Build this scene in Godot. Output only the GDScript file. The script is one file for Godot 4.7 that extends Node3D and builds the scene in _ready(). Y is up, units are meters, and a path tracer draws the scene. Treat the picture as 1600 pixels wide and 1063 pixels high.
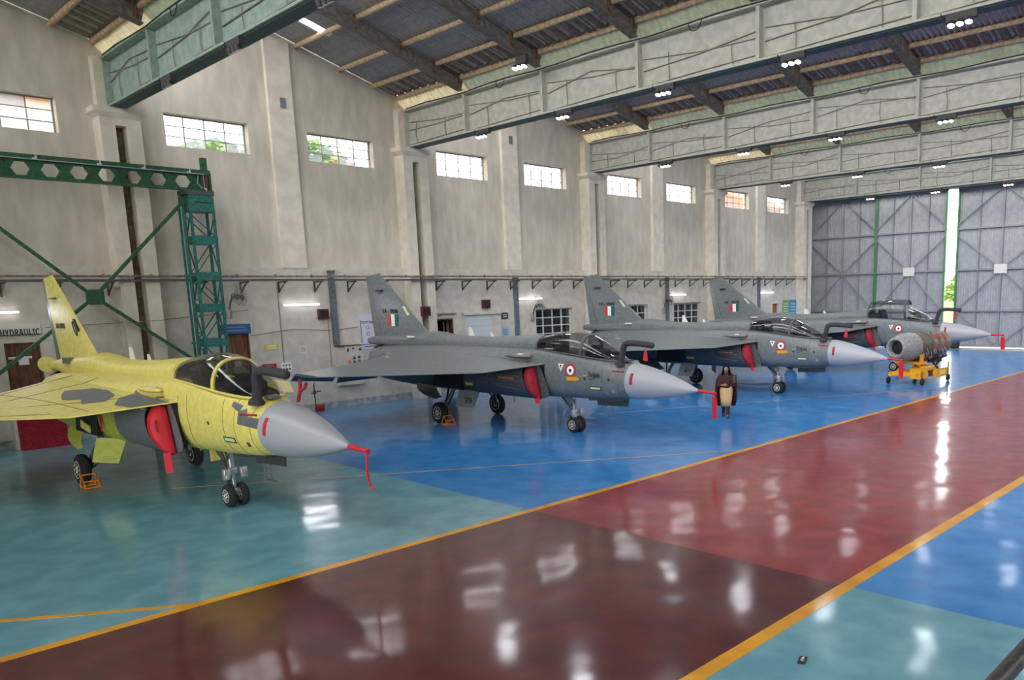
extends Node3D
# A hangar seen from a raised platform: x runs along the white wall, z from the wall (-25.8) towards the platform, y up.

const BEAM_X := [7.9, 17.2, 26.5, 35.8, 45.1]
const WALL_Z := -25.78
const HALL_Z := 9.0          # the wall behind the platform
const BACK_X := -10.7
const DOOR_X := 49.0
var M := {}
var used := {}
var rng := RandomNumberGenerator.new()


# ---------------------------------------------------------------- helpers
class Mb:
	var st := SurfaceTool.new()
	var group := 1
	func _init():
		st.begin(Mesh.PRIMITIVE_TRIANGLES)
	func flat():
		st.set_smooth_group(-1)
	func smooth():
		group += 1
		st.set_smooth_group(group)
	func tri(a: Vector3, b: Vector3, c: Vector3):
		# counter-clockwise seen from outside
		st.add_vertex(a); st.add_vertex(c); st.add_vertex(b)
	func quad(a: Vector3, b: Vector3, c: Vector3, d: Vector3):
		tri(a, b, c); tri(a, c, d)
	func box8(p: Array):
		# p: 0-3 bottom ring counter-clockwise from above, 4-7 top ring
		flat()
		quad(p[3], p[2], p[1], p[0]); quad(p[4], p[5], p[6], p[7])
		for i in 4:
			var j := (i + 1) % 4
			quad(p[i], p[j], p[j + 4], p[i + 4])
	func box(lo: Vector3, hi: Vector3):
		box8([Vector3(lo.x, lo.y, hi.z), Vector3(hi.x, lo.y, hi.z), Vector3(hi.x, lo.y, lo.z), Vector3(lo.x, lo.y, lo.z), Vector3(lo.x, hi.y, hi.z), Vector3(hi.x, hi.y, hi.z), Vector3(hi.x, hi.y, lo.z), Vector3(lo.x, hi.y, lo.z)])
	func cbox(c: Vector3, s: Vector3, b := Basis()):
		var h := s / 2.0
		var p := []
		for y in [-h.y, h.y]:
			for q in [Vector2(-h.x, h.z), Vector2(h.x, h.z), Vector2(h.x, -h.z), Vector2(-h.x, -h.z)]:
				p.append(c + b * Vector3(q.x, y, q.y))
		box8(p)
	# a box with its long edges chamfered by c, along the box's y axis
	func rbox(c: Vector3, s: Vector3, r: float, b := Basis()):
		var h := s / 2.0
		var pts := PackedVector2Array()
		for k in [[1, 1], [-1, 1], [-1, -1], [1, -1]]:
			for t in 4:
				var a: float = (atan2(k[1], k[0]) - PI / 4) + t * PI / 6
				pts.append(Vector2(k[0] * (h.x - r) + r * cos(a), k[1] * (h.z - r) + r * sin(a)))
		var rings := []
		for y in [[-h.y, r * 0.6], [-h.y + r * 0.6, 0.0], [h.y - r * 0.6, 0.0], [h.y, r * 0.6]]:
			var ring := []
			for p in pts:
				var q: Vector2 = p - Vector2(signf(p.x), signf(p.y)) * y[1] * 0.7
				ring.append(c + b * Vector3(q.x, y[0], -q.y))
			rings.append(ring)
		smooth()
		loft(rings, true, false)
		flat()
		cap(rings[0], false); cap(rings[3], true)
	func frame_of(d: Vector3) -> Basis:
		var y := d.normalized()
		var x := (Vector3.UP if absf(y.y) < 0.95 else Vector3.RIGHT).cross(y).normalized()
		return Basis(x, y, x.cross(y))
	func bar(a: Vector3, b: Vector3, w: float, t: float):
		if a.distance_to(b) > 1e-4:
			cbox((a + b) / 2.0, Vector3(w, a.distance_to(b), t), frame_of(b - a))
	func ring(c: Vector3, f: Basis, r: float, n: int) -> Array:
		var out := []
		for i in n:
			var a := TAU * i / n
			out.append(c + f.x * cos(a) * r - f.z * sin(a) * r)
		return out
	# turned shape: profile of (along, radius) from a in direction d
	func lathe(a: Vector3, d: Vector3, prof: Array, n := 20, caps := true):
		var f := frame_of(d)
		var rings := []
		for p in prof:
			rings.append(ring(a + f.y * p[0], f, maxf(p[1], 0.0005), n))
		smooth()
		loft(rings, true, false)
		if caps:
			flat()
			cap(rings[0], false); cap(rings[-1], true)
	func cyl(a: Vector3, b: Vector3, r: float, n := 12):
		lathe(a, b - a, [[0.0, r], [a.distance_to(b), r]], n)
	func tube(pts: Array, r: float, n := 8):
		if pts.size() < 2:
			return
		var rings := []
		var f := frame_of(pts[1] - pts[0])
		for i in pts.size():
			var d: Vector3 = (pts[mini(i + 1, pts.size() - 1)] - pts[maxi(i - 1, 0)]).normalized()
			var x := (f.x - d * f.x.dot(d)).normalized()
			f = Basis(x, d, x.cross(d))
			rings.append(ring(pts[i], f, r, n))
		smooth()
		loft(rings, true, false)
		flat()
		cap(rings[0], false); cap(rings[-1], true)
	func cap(r: Array, front: bool):
		var c := Vector3.ZERO
		for p in r:
			c += p
		c /= r.size()
		for i in r.size():
			var j := (i + 1) % r.size()
			if front: tri(c, r[i], r[j])
			else: tri(c, r[j], r[i])
	func loft(rings: Array, closed: bool, turn: bool):
		for i in rings.size() - 1:
			var a: Array = rings[i]
			var b: Array = rings[i + 1]
			var n := a.size()
			for j in (n if closed else n - 1):
				var k := (j + 1) % n
				if turn: quad(a[k], a[j], b[j], b[k])
				else: quad(a[j], a[k], b[k], b[j])
	# a flat outline (counter-clockwise in x,y of the frame) given thickness along the frame's z
	func slab(poly: PackedVector2Array, z0: float, z1: float, f := Transform3D()):
		flat()
		var p := poly
		if Geometry2D.is_polygon_clockwise(p):
			p = p.duplicate(); p.reverse()
		var idx := Geometry2D.triangulate_polygon(p)
		for i in range(0, idx.size(), 3):
			var q := [p[idx[i]], p[idx[i + 1]], p[idx[i + 2]]]
			if (q[1] - q[0]).cross(q[2] - q[0]) < 0:
				q = [q[0], q[2], q[1]]
			tri(f * Vector3(q[0].x, q[0].y, z1), f * Vector3(q[1].x, q[1].y, z1), f * Vector3(q[2].x, q[2].y, z1))
			tri(f * Vector3(q[0].x, q[0].y, z0), f * Vector3(q[2].x, q[2].y, z0), f * Vector3(q[1].x, q[1].y, z0))
		for i in p.size():
			var j := (i + 1) % p.size()
			quad(f * Vector3(p[i].x, p[i].y, z0), f * Vector3(p[j].x, p[j].y, z0), f * Vector3(p[j].x, p[j].y, z1), f * Vector3(p[i].x, p[i].y, z1))
	func ball(c: Vector3, r: Vector3, n := 16, m := 10):
		var rings := []
		for i in m + 1:
			var t := -PI / 2 + PI * i / m
			var rr := []
			for j in n:
				var a := TAU * j / n
				rr.append(c + Vector3(cos(a) * cos(t) * r.x, sin(t) * r.y, -sin(a) * cos(t) * r.z))
			rings.append(rr)
		smooth()
		loft(rings, true, false)
	func done() -> ArrayMesh:
		st.generate_normals()
		return st.commit()


func numbered(n: String) -> String:
	var k: int = used.get(n, 0)
	used[n] = k + 1
	return n if k == 0 else "%s_%03d" % [n, k]


func obj(called: String, mesh, mat: Material, parent: Node = self) -> MeshInstance3D:
	var o := MeshInstance3D.new()
	o.name = numbered(called) if parent == self else called
	o.mesh = mesh.done() if mesh is Mb else mesh
	o.material_override = mat
	o.cast_shadow = GeometryInstance3D.SHADOW_CASTING_SETTING_ON
	parent.add_child(o, true)
	return o


func tag(o: Node, label: String, category: String, group := "") -> Node:
	o.set_meta("label", label)
	o.set_meta("category", category)
	if group != "":
		o.set_meta("group", group)
	return o


func thing(called: String, label: String, category: String, at := Vector3.ZERO, turn := 0.0, group := "") -> Node3D:
	var o := Node3D.new()
	o.name = numbered(called)
	add_child(o, true)
	o.position = at
	o.rotation.y = turn
	tag(o, label, category, group)
	return o


func struct(called: String, mesh, mat: Material, parent: Node = self) -> Node3D:
	var o := obj(called, mesh, mat, parent)
	if parent == self:
		o.set_meta("kind", "structure")
	return o


func holder(called: String) -> Node3D:
	var o := Node3D.new()
	o.name = numbered(called)
	o.set_meta("kind", "structure")
	add_child(o, true)
	return o


func mat(c: Color, rough := 0.6, metal := 0.0, spec := 0.5) -> StandardMaterial3D:
	var m := StandardMaterial3D.new()
	m.albedo_color = c
	m.roughness = rough
	m.metallic = metal
	m.metallic_specular = spec
	return m


func noise_tex(sd: int, freq: float, c0: Color, c1: Color, size := 512, lo := 0.3, hi := 0.7, octaves := 4, normal := false, strength := 4.0) -> NoiseTexture2D:
	var n := FastNoiseLite.new()
	n.seed = sd
	n.noise_type = FastNoiseLite.TYPE_SIMPLEX_SMOOTH
	n.frequency = freq
	n.fractal_octaves = octaves
	var t := NoiseTexture2D.new()
	t.width = size
	t.height = size
	t.seamless = true
	t.noise = n
	if normal:
		t.as_normal_map = true
		t.bump_strength = strength
	else:
		var g := Gradient.new()
		g.offsets = PackedFloat32Array([lo, hi])
		g.colors = PackedColorArray([c0, c1])
		t.color_ramp = g
	return t


# a material mottled between two colours, mapped in world metres
func mottled(c0: Color, c1: Color, rough: float, scale: float, sd: int, metal := 0.0, spec := 0.5, lo := 0.3, hi := 0.7) -> StandardMaterial3D:
	var m := mat(Color.WHITE, rough, metal, spec)
	m.albedo_texture = noise_tex(sd, 0.012, c0, c1, 512, lo, hi, 5)
	m.uv1_triplanar = true
	m.uv1_world_triplanar = true
	m.uv1_scale = Vector3.ONE * scale
	return m


func glow(c: Color, e: float) -> StandardMaterial3D:
	var m := mat(c, 0.5)
	m.emission_enabled = true
	m.emission = c
	m.emission_energy_multiplier = e
	return m


func glass(c: Color, a: float) -> StandardMaterial3D:
	var m := mat(Color(c.r, c.g, c.b, a), 0.03)
	m.transparency = BaseMaterial3D.TRANSPARENCY_ALPHA
	return m


func catmull(a: float, b: float, c: float, d: float, t: float) -> float:
	return 0.5 * (2.0 * b + (c - a) * t + (2.0 * a - 5.0 * b + 4.0 * c - d) * t * t + (3.0 * b - a - 3.0 * c + d) * t * t * t)


func curve(pts: Array, per := 8) -> Array:
	var out := []
	for i in pts.size() - 1:
		var a: Vector3 = pts[maxi(i - 1, 0)]
		var d: Vector3 = pts[mini(i + 2, pts.size() - 1)]
		for k in per:
			var t := float(k) / per
			out.append(Vector3(catmull(a.x, pts[i].x, pts[i + 1].x, d.x, t), catmull(a.y, pts[i].y, pts[i + 1].y, d.y, t), catmull(a.z, pts[i].z, pts[i + 1].z, d.z, t)))
	out.append(pts[-1])
	return out


func letters(called: String, text: String, height: float, depth: float, m: Material, at: Transform3D, parent: Node, width := 0.0, serif := false, italic := false) -> MeshInstance3D:
	var f := SystemFont.new()
	f.font_names = PackedStringArray(["Droid Serif" if serif else "Droid Sans"])
	f.font_weight = 700
	f.font_italic = italic
	var t := TextMesh.new()
	t.font = f
	t.text = text
	t.font_size = 64
	t.pixel_size = height / 46.0
	t.depth = depth
	t.curve_step = 2.0
	var o := MeshInstance3D.new()
	o.name = called
	o.mesh = t
	o.material_override = m
	o.transform = at
	if width > 0.0:
		var w := t.get_aabb().size.x
		if w > 0.0:
			o.transform.basis = o.transform.basis.scaled_local(Vector3(width / w, 1, 1))
	parent.add_child(o, true)
	return o


# ---------------------------------------------------------------- scene
func _ready():
	rng.seed = 7
	# camera: the photograph is a cut from a larger frame, so the lens is shifted
	var cam := Camera3D.new()
	cam.name = "camera"
	cam.projection = Camera3D.PROJECTION_FRUSTUM
	cam.near = 0.1
	cam.far = 400.0
	cam.size = 0.1 * 1063.0 / 1252.126
	cam.frustum_offset = Vector2(-0.1 * 170.463 / 1252.126, 0.1 * 142.383 / 1252.126)
	cam.transform = Transform3D(Basis(Vector3(0.669825, -0.023393, 0.742151), Vector3(0.140084, 0.985536, -0.095367), Vector3(-0.729185, 0.167843, 0.663413)), Vector3(0, 3.6, 0))
	add_child(cam)
	# overcast sky
	var sky_m := ProceduralSkyMaterial.new()
	sky_m.sky_top_color = Color(0.93, 0.93, 0.94)
	sky_m.sky_horizon_color = Color(0.97, 0.96, 0.95)
	sky_m.ground_bottom_color = Color(0.42, 0.41, 0.38)
	sky_m.ground_horizon_color = Color(0.62, 0.62, 0.60)
	var sky := Sky.new()
	sky.sky_material = sky_m
	var env := Environment.new()
	env.background_mode = Environment.BG_SKY
	env.sky = sky
	env.background_energy_multiplier = 1.0
	env.tonemap_mode = Environment.TONE_MAPPER_LINEAR
	env.tonemap_exposure = 9.1
	env.sdfgi_enabled = true
	env.ssao_enabled = true
	env.ssil_enabled = true
	var we := WorldEnvironment.new()
	we.name = "world_environment"
	we.environment = env
	add_child(we)

	materials()
	build_floor()
	build_walls()
	build_roof()
	build_end_doors()
	build_outside()
	build_girders()
	build_crane()
	build_wall_fittings()
	build_jets()
	build_engine()
	build_person()
	build_small_things()


func materials():
	M.plaster = mottled(Color8(206, 198, 184), Color8(187, 179, 165), 0.88, 0.25, 3, 0.0, 0.5, 0.2, 0.8)
	M.plaster.uv1_scale = Vector3(0.32, 0.1, 0.32)
	M.plaster_low = mottled(Color8(206, 200, 188), Color8(190, 184, 172), 0.85, 0.35, 4, 0.0, 0.5, 0.2, 0.8)
	M.plaster_white = mottled(Color8(222, 213, 198), Color8(208, 199, 184), 0.85, 0.3, 5, 0.0, 0.5, 0.2, 0.8)
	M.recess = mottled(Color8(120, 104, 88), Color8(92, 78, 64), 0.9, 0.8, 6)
	M.girder = mottled(Color8(186, 186, 175), Color8(170, 171, 161), 0.6, 0.5, 8)
	M.girder_green = mottled(Color8(158, 176, 165), Color8(136, 158, 147), 0.6, 0.5, 9)
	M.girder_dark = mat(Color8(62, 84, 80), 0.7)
	M.sheet = mottled(Color8(184, 180, 176), Color8(154, 152, 150), 0.85, 0.6, 10)
	M.sheet_tile = mottled(Color8(140, 126, 118), Color8(108, 96, 90), 0.9, 0.6, 11)
	M.purlin = mottled(Color8(214, 188, 154), Color8(176, 150, 120), 0.85, 0.9, 12)
	M.rafter = mottled(Color8(126, 119, 110), Color8(98, 93, 88), 0.85, 0.7, 13)
	M.cleat = mottled(Color8(134, 100, 74), Color8(92, 68, 50), 0.85, 0.9, 14)
	M.frp = mottled(Color8(206, 208, 190), Color8(172, 182, 168), 0.6, 0.7, 15)
	M.frp.backlight_enabled = true
	M.frp.backlight = Color(0.6, 0.62, 0.54)
	M.cream = mottled(Color8(226, 220, 200), Color8(200, 192, 168), 0.7, 0.6, 16)
	M.cream.backlight_enabled = true
	M.cream.backlight = Color(1.0, 0.97, 0.88)
	M.skylight = glass(Color8(240, 244, 246), 0.12)
	M.pane = glass(Color8(225, 232, 236), 0.08)
	M.pane_dusty = mat(Color(0.86, 0.89, 0.93, 0.45), 0.4)
	M.pane_dusty.transparency = BaseMaterial3D.TRANSPARENCY_ALPHA
	M.pane_dark = glass(Color8(40, 42, 44), 0.35)
	M.window_frame = mat(Color8(150, 146, 140), 0.6)
	M.frame_white = mat(Color8(205, 202, 196), 0.6)
	M.frame_grey = mat(Color8(128, 130, 130), 0.5, 0.2)
	M.pipe = mottled(Color8(150, 132, 116), Color8(110, 92, 80), 0.6, 1.0, 17)
	M.pipe_dark = mat(Color8(84, 84, 84), 0.6)
	M.bracket = mat(Color8(58, 56, 56), 0.6)
	M.cable = mat(Color8(36, 36, 36), 0.6)
	M.cable_grey = mat(Color8(140, 134, 120), 0.7)
	M.duct = mottled(Color8(112, 120, 124), Color8(88, 96, 102), 0.6, 0.9, 18)
	M.wood = wood(Color8(136, 84, 44), Color8(92, 52, 26))
	M.wood_dark = wood(Color8(106, 62, 34), Color8(70, 40, 22))
	M.dark = mat(Color8(26, 26, 28), 0.6)
	M.black = mat(Color8(14, 14, 15), 0.55)
	M.rubber = mottled(Color8(34, 34, 36), Color8(24, 24, 26), 0.85, 2.0, 19)
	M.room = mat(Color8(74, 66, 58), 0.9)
	M.steel = mat(Color8(150, 150, 150), 0.35, 0.7)
	M.steel_dark = mat(Color8(84, 86, 88), 0.45, 0.5)
	M.alu = mat(Color8(186, 188, 190), 0.4, 0.5)
	M.red = mat(Color8(196, 30, 44), 0.6)
	M.red_dark = mat(Color8(150, 22, 38), 0.7)
	M.maroon = mat(Color8(78, 30, 34), 0.6)
	M.orange = mat(Color8(232, 132, 32), 0.5)
	M.white = mat(Color8(236, 236, 234), 0.5)
	M.off_white = mat(Color8(214, 212, 204), 0.6)
	M.blue_sign = mat(Color8(44, 92, 148), 0.5)
	M.crane_green = mottled(Color8(26, 90, 54), Color8(18, 70, 42), 0.45, 1.2, 20)
	M.crane_teal = mottled(Color8(34, 116, 106), Color8(24, 92, 86), 0.45, 1.2, 21)
	M.door_sheet = mottled(Color8(158, 159, 161), Color8(144, 146, 149), 0.55, 0.4, 22, 0.0, 0.5, 0.2, 0.8)
	M.door_rail = mat(Color8(134, 138, 142), 0.5, 0.1)
	M.door_green = mat(Color8(70, 122, 82), 0.5)
	M.leaf_a = mat(Color8(92, 132, 62), 0.7)
	M.leaf_b = mat(Color8(120, 150, 80), 0.7)
	M.leaf_red = mat(Color8(206, 112, 70), 0.7)
	for k in ["leaf_a", "leaf_b", "leaf_red"]:
		M[k].backlight_enabled = true
		M[k].backlight = Color(0.3, 0.3, 0.15)
	M.bark = mat(Color8(96, 80, 64), 0.9)
	M.roof_tile = mat(Color8(196, 108, 70), 0.8)
	M.lamp = glow(Color(0.93, 0.95, 1.0), 1.2)
	M.tube = glow(Color(0.97, 0.96, 1.0), 0.7)
	M.yellow_line = paint(Color8(226, 160, 20), Color8(206, 140, 24), 30)
	M.orange_line = paint(Color8(206, 168, 110), Color8(180, 140, 84), 31)
	M.teal = paint(Color8(112, 164, 176), Color8(94, 148, 162), 32)
	M.blue = paint(Color8(58, 136, 200), Color8(42, 118, 188), 33)
	M.blue_light = paint(Color8(92, 152, 196), Color8(72, 132, 182), 34)
	M.maroon_floor = paint(Color8(94, 36, 36), Color8(78, 29, 30), 35)
	M.red_floor = paint(Color8(150, 50, 54), Color8(130, 42, 47), 36)


func wood(a: Color, b: Color) -> StandardMaterial3D:
	var m := mat(Color.WHITE, 0.5)
	m.albedo_texture = noise_tex(41, 0.02, a, b, 256, 0.3, 0.7, 4)
	m.uv1_triplanar = true
	m.uv1_world_triplanar = true
	m.uv1_scale = Vector3(2.0, 0.25, 2.0)
	return m


# glossy floor paint with gentle unevenness in the coat and fine scuffs
func paint(a: Color, b: Color, sd: int) -> StandardMaterial3D:
	var m := mottled(a, b, 0.5, 0.22, sd, 0.0, 0.2, 0.25, 0.75)
	m.roughness_texture = floor_rough()
	m.roughness_texture_channel = BaseMaterial3D.TEXTURE_CHANNEL_RED
	m.roughness = 1.0
	m.clearcoat_enabled = true
	m.clearcoat = 0.55
	m.clearcoat_roughness = 0.1
	return m


# a painted slab whose top is not quite even: fractions of a millimetre, enough to ripple reflections
func floor_slab(x0: float, x1: float, z0: float, z1: float) -> ArrayMesh:
	if not M.has("waves"):
		var r := RandomNumberGenerator.new()
		r.seed = 51
		M.waves = []
		for i in 14:
			var k := Vector2.from_angle(r.randf() * TAU) * TAU / r.randf_range(0.45, 1.9)
			M.waves.append([k, r.randf() * TAU, 0.0027 / k.length()])
	var cell := 0.15
	var nx := int(ceil((x1 - x0) / cell))
	var nz := int(ceil((z1 - z0) / cell))
	var v := PackedVector3Array()
	var n := PackedVector3Array()
	var idx := PackedInt32Array()
	for j in nz + 1:
		var z := lerpf(z0, z1, float(j) / nz)
		for i in nx + 1:
			var x := lerpf(x0, x1, float(i) / nx)
			var h := 0.0
			var g := Vector2.ZERO
			for w in M.waves:
				var a: float = w[0].x * x + w[0].y * z + w[1]
				h += w[2] * sin(a)
				g += w[0] * (w[2] * cos(a))
			v.append(Vector3(x, h * 0.5 - 0.0005, z))
			n.append(Vector3(-g.x, 1.0, -g.y).normalized())
			if i < nx and j < nz:
				var p := j * (nx + 1) + i
				idx.append_array([p, p + 1, p + nx + 1, p + 1, p + nx + 2, p + nx + 1])
	var arr := []
	arr.resize(Mesh.ARRAY_MAX)
	arr[Mesh.ARRAY_VERTEX] = v
	arr[Mesh.ARRAY_NORMAL] = n
	arr[Mesh.ARRAY_INDEX] = idx
	var b := Mb.new()
	b.box(Vector3(x0, -0.2, z0), Vector3(x1, -0.008, z1))
	var out := b.done()
	out.add_surface_from_arrays(Mesh.PRIMITIVE_TRIANGLES, arr)
	return out


func floor_rough() -> NoiseTexture2D:
	if not M.has("rough_map"):
		M.rough_map = noise_tex(52, 0.01, Color(0.278, 0.278, 0.278), Color(0.33, 0.33, 0.33), 1024, 0.3, 0.75, 6)
	return M.rough_map


func add_box(lo: Vector3, hi: Vector3) -> Mb:
	var b := Mb.new()
	b.box(lo, hi)
	return b


func build_floor():
	var a := -10.1
	var c := -4.3
	var x := 8.78
	struct("floor", floor_slab(BACK_X, x, WALL_Z, a), M.teal)
	struct("floor", floor_slab(x, DOOR_X + 1.0, -24.1, a), M.blue)
	struct("floor", floor_slab(x, DOOR_X + 1.0, WALL_Z - 2.0, -24.1), M.blue_light)
	struct("floor", floor_slab(BACK_X, x, a, c), M.maroon_floor)
	struct("floor", floor_slab(x, DOOR_X + 1.0, a, c), M.red_floor)
	struct("floor", floor_slab(BACK_X, x, c, HALL_Z), M.teal)
	struct("floor", floor_slab(x, DOOR_X + 1.0, c, HALL_Z), M.blue)
	struct("trim", add_box(Vector3(BACK_X, -0.01, a - 0.075), Vector3(DOOR_X, 0.002, a + 0.075)), M.yellow_line)
	struct("trim", add_box(Vector3(BACK_X, -0.01, c - 0.09), Vector3(DOOR_X, 0.002, c + 0.09)), M.yellow_line)
	for l in [[Vector2(5.51, -17.16), Vector2(15.4, -10.1), 0.05], [Vector2(7.17, -17.15), Vector2(8.8, -16.1), 0.04], [Vector2(17.6, -16.9), Vector2(30.4, -10.15), 0.05], [Vector2(0.6, -12.25), Vector2(3.3, -10.15), 0.09], [Vector2(8.9, -24.1), Vector2(46.0, -24.1), 0.04]]:
		var p: Vector2 = l[0]
		var q: Vector2 = l[1]
		var n: Vector2 = (q - p).orthogonal().normalized() * l[2] / 2.0
		var b := Mb.new()
		b.box8([Vector3(p.x + n.x, -0.01, p.y + n.y), Vector3(q.x + n.x, -0.01, q.y + n.y), Vector3(q.x - n.x, -0.01, q.y - n.y), Vector3(p.x - n.x, -0.01, p.y - n.y), Vector3(p.x + n.x, 0.0015, p.y + n.y), Vector3(q.x + n.x, 0.0015, q.y + n.y), Vector3(q.x - n.x, 0.0015, q.y - n.y), Vector3(p.x - n.x, 0.0015, p.y - n.y)])
		struct("trim", b, M.yellow_line if l[2] > 0.08 else M.orange_line)
	var under := Mb.new()
	under.box(Vector3(-90, -0.6, -90), Vector3(140, -0.21, 70))
	struct("ground", under, mottled(Color8(150, 146, 136), Color8(112, 116, 92), 0.9, 0.1, 60))


# a slab in x,y with rectangular openings, from z0 (back) to z1 (front)
func holed(x0: float, x1: float, y0: float, y1: float, z0: float, z1: float, holes: Array) -> Mb:
	var xs := [x0, x1]
	var ys := [y0, y1]
	for h in holes:
		xs.append_array([h[0], h[1]])
		ys.append_array([h[2], h[3]])
	xs.sort()
	ys.sort()
	var b := Mb.new()
	b.flat()
	for i in xs.size() - 1:
		for j in ys.size() - 1:
			if xs[i + 1] - xs[i] < 1e-4 or ys[j + 1] - ys[j] < 1e-4:
				continue
			var cx: float = (xs[i] + xs[i + 1]) / 2.0
			var cy: float = (ys[j] + ys[j + 1]) / 2.0
			var open := false
			for h in holes:
				if cx > h[0] and cx < h[1] and cy > h[2] and cy < h[3]:
					open = true
			if not open:
				b.box(Vector3(xs[i], ys[j], z0), Vector3(xs[i + 1], ys[j + 1], z1))
	return b


func roof_y(x: float, xb: float) -> float:
	return 10.62 + 0.285 * (xb - x)


func build_walls():
	var wins := []
	for xb in [-1.4] + BEAM_X:
		for s in [-2.5, 2.5]:
			if xb + s < 45.0:
				wins.append([xb + s - 1.19, xb + s + 1.19, 8.15, 9.06])
	struct("wall_left", holed(BACK_X, 46.2, 4.7, 9.5, -26.18, WALL_Z, wins), M.plaster)
	var low := [[4.70, 5.48, 1.2, 2.73], [10.2, 10.95, 0.0, 2.97], [17.88, 18.74, 0.0, 2.86], [23.02, 25.2, 1.0, 3.09], [28.1, 30.36, 1.0, 3.11], [32.42, 34.7, 1.0, 3.11], [41.77, 42.5, 0.0, 3.0]]
	struct("wall_left", holed(BACK_X, 46.2, 0.0, 4.7, -26.1, -25.66, low), M.plaster_low)
	# gable pieces under each slope
	for k in 7:
		var xb: float = -1.4 + 9.3 * k
		var xa := xb - 9.3
		var b := Mb.new()
		var x_end := minf(xb, 49.3)
		b.slab(PackedVector2Array([Vector2(xa, 9.5), Vector2(x_end, 9.5), Vector2(x_end, roof_y(x_end, xb) + 0.04), Vector2(xa, roof_y(xa, xb) + 0.04)]), -26.18, WALL_Z)
		struct("wall_left", b, M.plaster)
		var r := Mb.new()
		r.slab(PackedVector2Array([Vector2(xa, 9.5), Vector2(x_end, 9.5), Vector2(x_end, roof_y(x_end, xb) + 0.04), Vector2(xa, roof_y(xa, xb) + 0.04)]), HALL_Z, HALL_Z + 0.4)
		struct("wall_right", r, M.plaster)
	struct("wall_right", holed(BACK_X, 49.3, 0.0, 9.5, HALL_Z, HALL_Z + 0.4, wins), M.plaster)
	# the end behind the platform, its big doors standing open
	struct("wall_back", add_box(Vector3(BACK_X - 0.4, 0, -26.18), Vector3(BACK_X, 13.3, -12.5)), M.plaster)
	struct("wall_back", add_box(Vector3(BACK_X - 0.4, 0, 3.0), Vector3(BACK_X, 13.3, HALL_Z + 0.4)), M.plaster)
	struct("wall_back", add_box(Vector3(BACK_X - 0.4, 6.8, -12.5), Vector3(BACK_X, 13.3, 3.0)), M.plaster)
	# rooms behind the lower wall
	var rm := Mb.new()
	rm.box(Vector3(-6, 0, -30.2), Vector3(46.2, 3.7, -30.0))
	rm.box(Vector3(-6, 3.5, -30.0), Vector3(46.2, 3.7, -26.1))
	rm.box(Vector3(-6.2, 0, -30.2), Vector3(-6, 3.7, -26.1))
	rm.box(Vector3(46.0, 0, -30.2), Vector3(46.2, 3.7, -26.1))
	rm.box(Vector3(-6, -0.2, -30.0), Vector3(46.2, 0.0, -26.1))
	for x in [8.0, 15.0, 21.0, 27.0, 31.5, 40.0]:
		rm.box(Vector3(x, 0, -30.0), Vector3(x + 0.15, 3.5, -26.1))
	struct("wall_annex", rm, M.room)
	# high windows: steel frame and twelve panes each
	var pane := add_box(Vector3(-0.285, -0.14, -0.003), Vector3(0.285, 0.14, 0.003)).done()
	var n := 0
	for w in wins:
		n += 1
		var o := holder("window_%d" % n)
		o.position = Vector3((w[0] + w[1]) / 2.0, (w[2] + w[3]) / 2.0, -26.06)
		var f := Mb.new()
		for s in [-1.17, 1.17]:
			f.box(Vector3(s - 0.025, -0.455, -0.03), Vector3(s + 0.025, 0.455, 0.03))
		for s in [-0.435, 0.435]:
			f.box(Vector3(-1.19, s - 0.022, -0.029), Vector3(1.19, s + 0.022, 0.029))
		obj("window_frame", f, M.window_frame, o)
		for i in 3:
			obj("glazing_bar", add_box(Vector3(-0.585 + i * 0.585 - 0.014, -0.44, -0.02), Vector3(-0.585 + i * 0.585 + 0.014, 0.44, 0.02)), M.window_frame, o)
		for j in 2:
			obj("glazing_bar", add_box(Vector3(-1.17, -0.148 + j * 0.296 - 0.012, -0.019), Vector3(1.17, -0.148 + j * 0.296 + 0.012, 0.019)), M.window_frame, o)
		for i in 4:
			for j in 3:
				var dusty: bool = rng.randf() < ([0.75, 0.45, 0.1][j] if n in [3, 4, 10, 11] else [0.3, 0.2, 0.05][j])
				var p := obj("pane", pane, M.pane_dusty if dusty else M.pane, o)
				p.position = Vector3(-0.8775 + i * 0.585, -0.29 + j * 0.29, 0)
	# columns with a sunk slot, corbel and pad
	for xb in [-1.4] + BEAM_X:
		var b := Mb.new()
		for s in [[-0.5, -0.135], [0.135, 0.5]]:
			b.box(Vector3(s[0], 0, WALL_Z - 0.05), Vector3(s[1], 8.42, -25.2))
		b.box(Vector3(-0.5, 8.42, WALL_Z - 0.05), Vector3(0.5, 8.62, -25.2))
		b.box8([Vector3(-0.5, 8.62, -25.18), Vector3(0.5, 8.62, -25.18), Vector3(0.5, 8.62, WALL_Z - 0.05), Vector3(-0.5, 8.62, WALL_Z - 0.05), Vector3(-0.64, 8.74, -25.12), Vector3(0.64, 8.74, -25.12), Vector3(0.64, 8.74, WALL_Z - 0.05), Vector3(-0.64, 8.74, WALL_Z - 0.05)])
		b.box(Vector3(-0.64, 8.74, WALL_Z - 0.05), Vector3(0.64, 8.87, -25.12))
		b.box(Vector3(-0.42, 8.87, WALL_Z - 0.05), Vector3(0.42, 10.2, -25.48))
		var o := struct("column", b, M.plaster_white)
		o.position.x = xb
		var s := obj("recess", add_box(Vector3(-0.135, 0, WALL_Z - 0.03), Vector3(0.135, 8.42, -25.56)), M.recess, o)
		var pl := add_box(Vector3(xb + 4.35, 4.7, WALL_Z - 0.05), Vector3(xb + 5.15, roof_y(xb + 5.15, xb + 9.3) - 0.1, -25.63))
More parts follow.
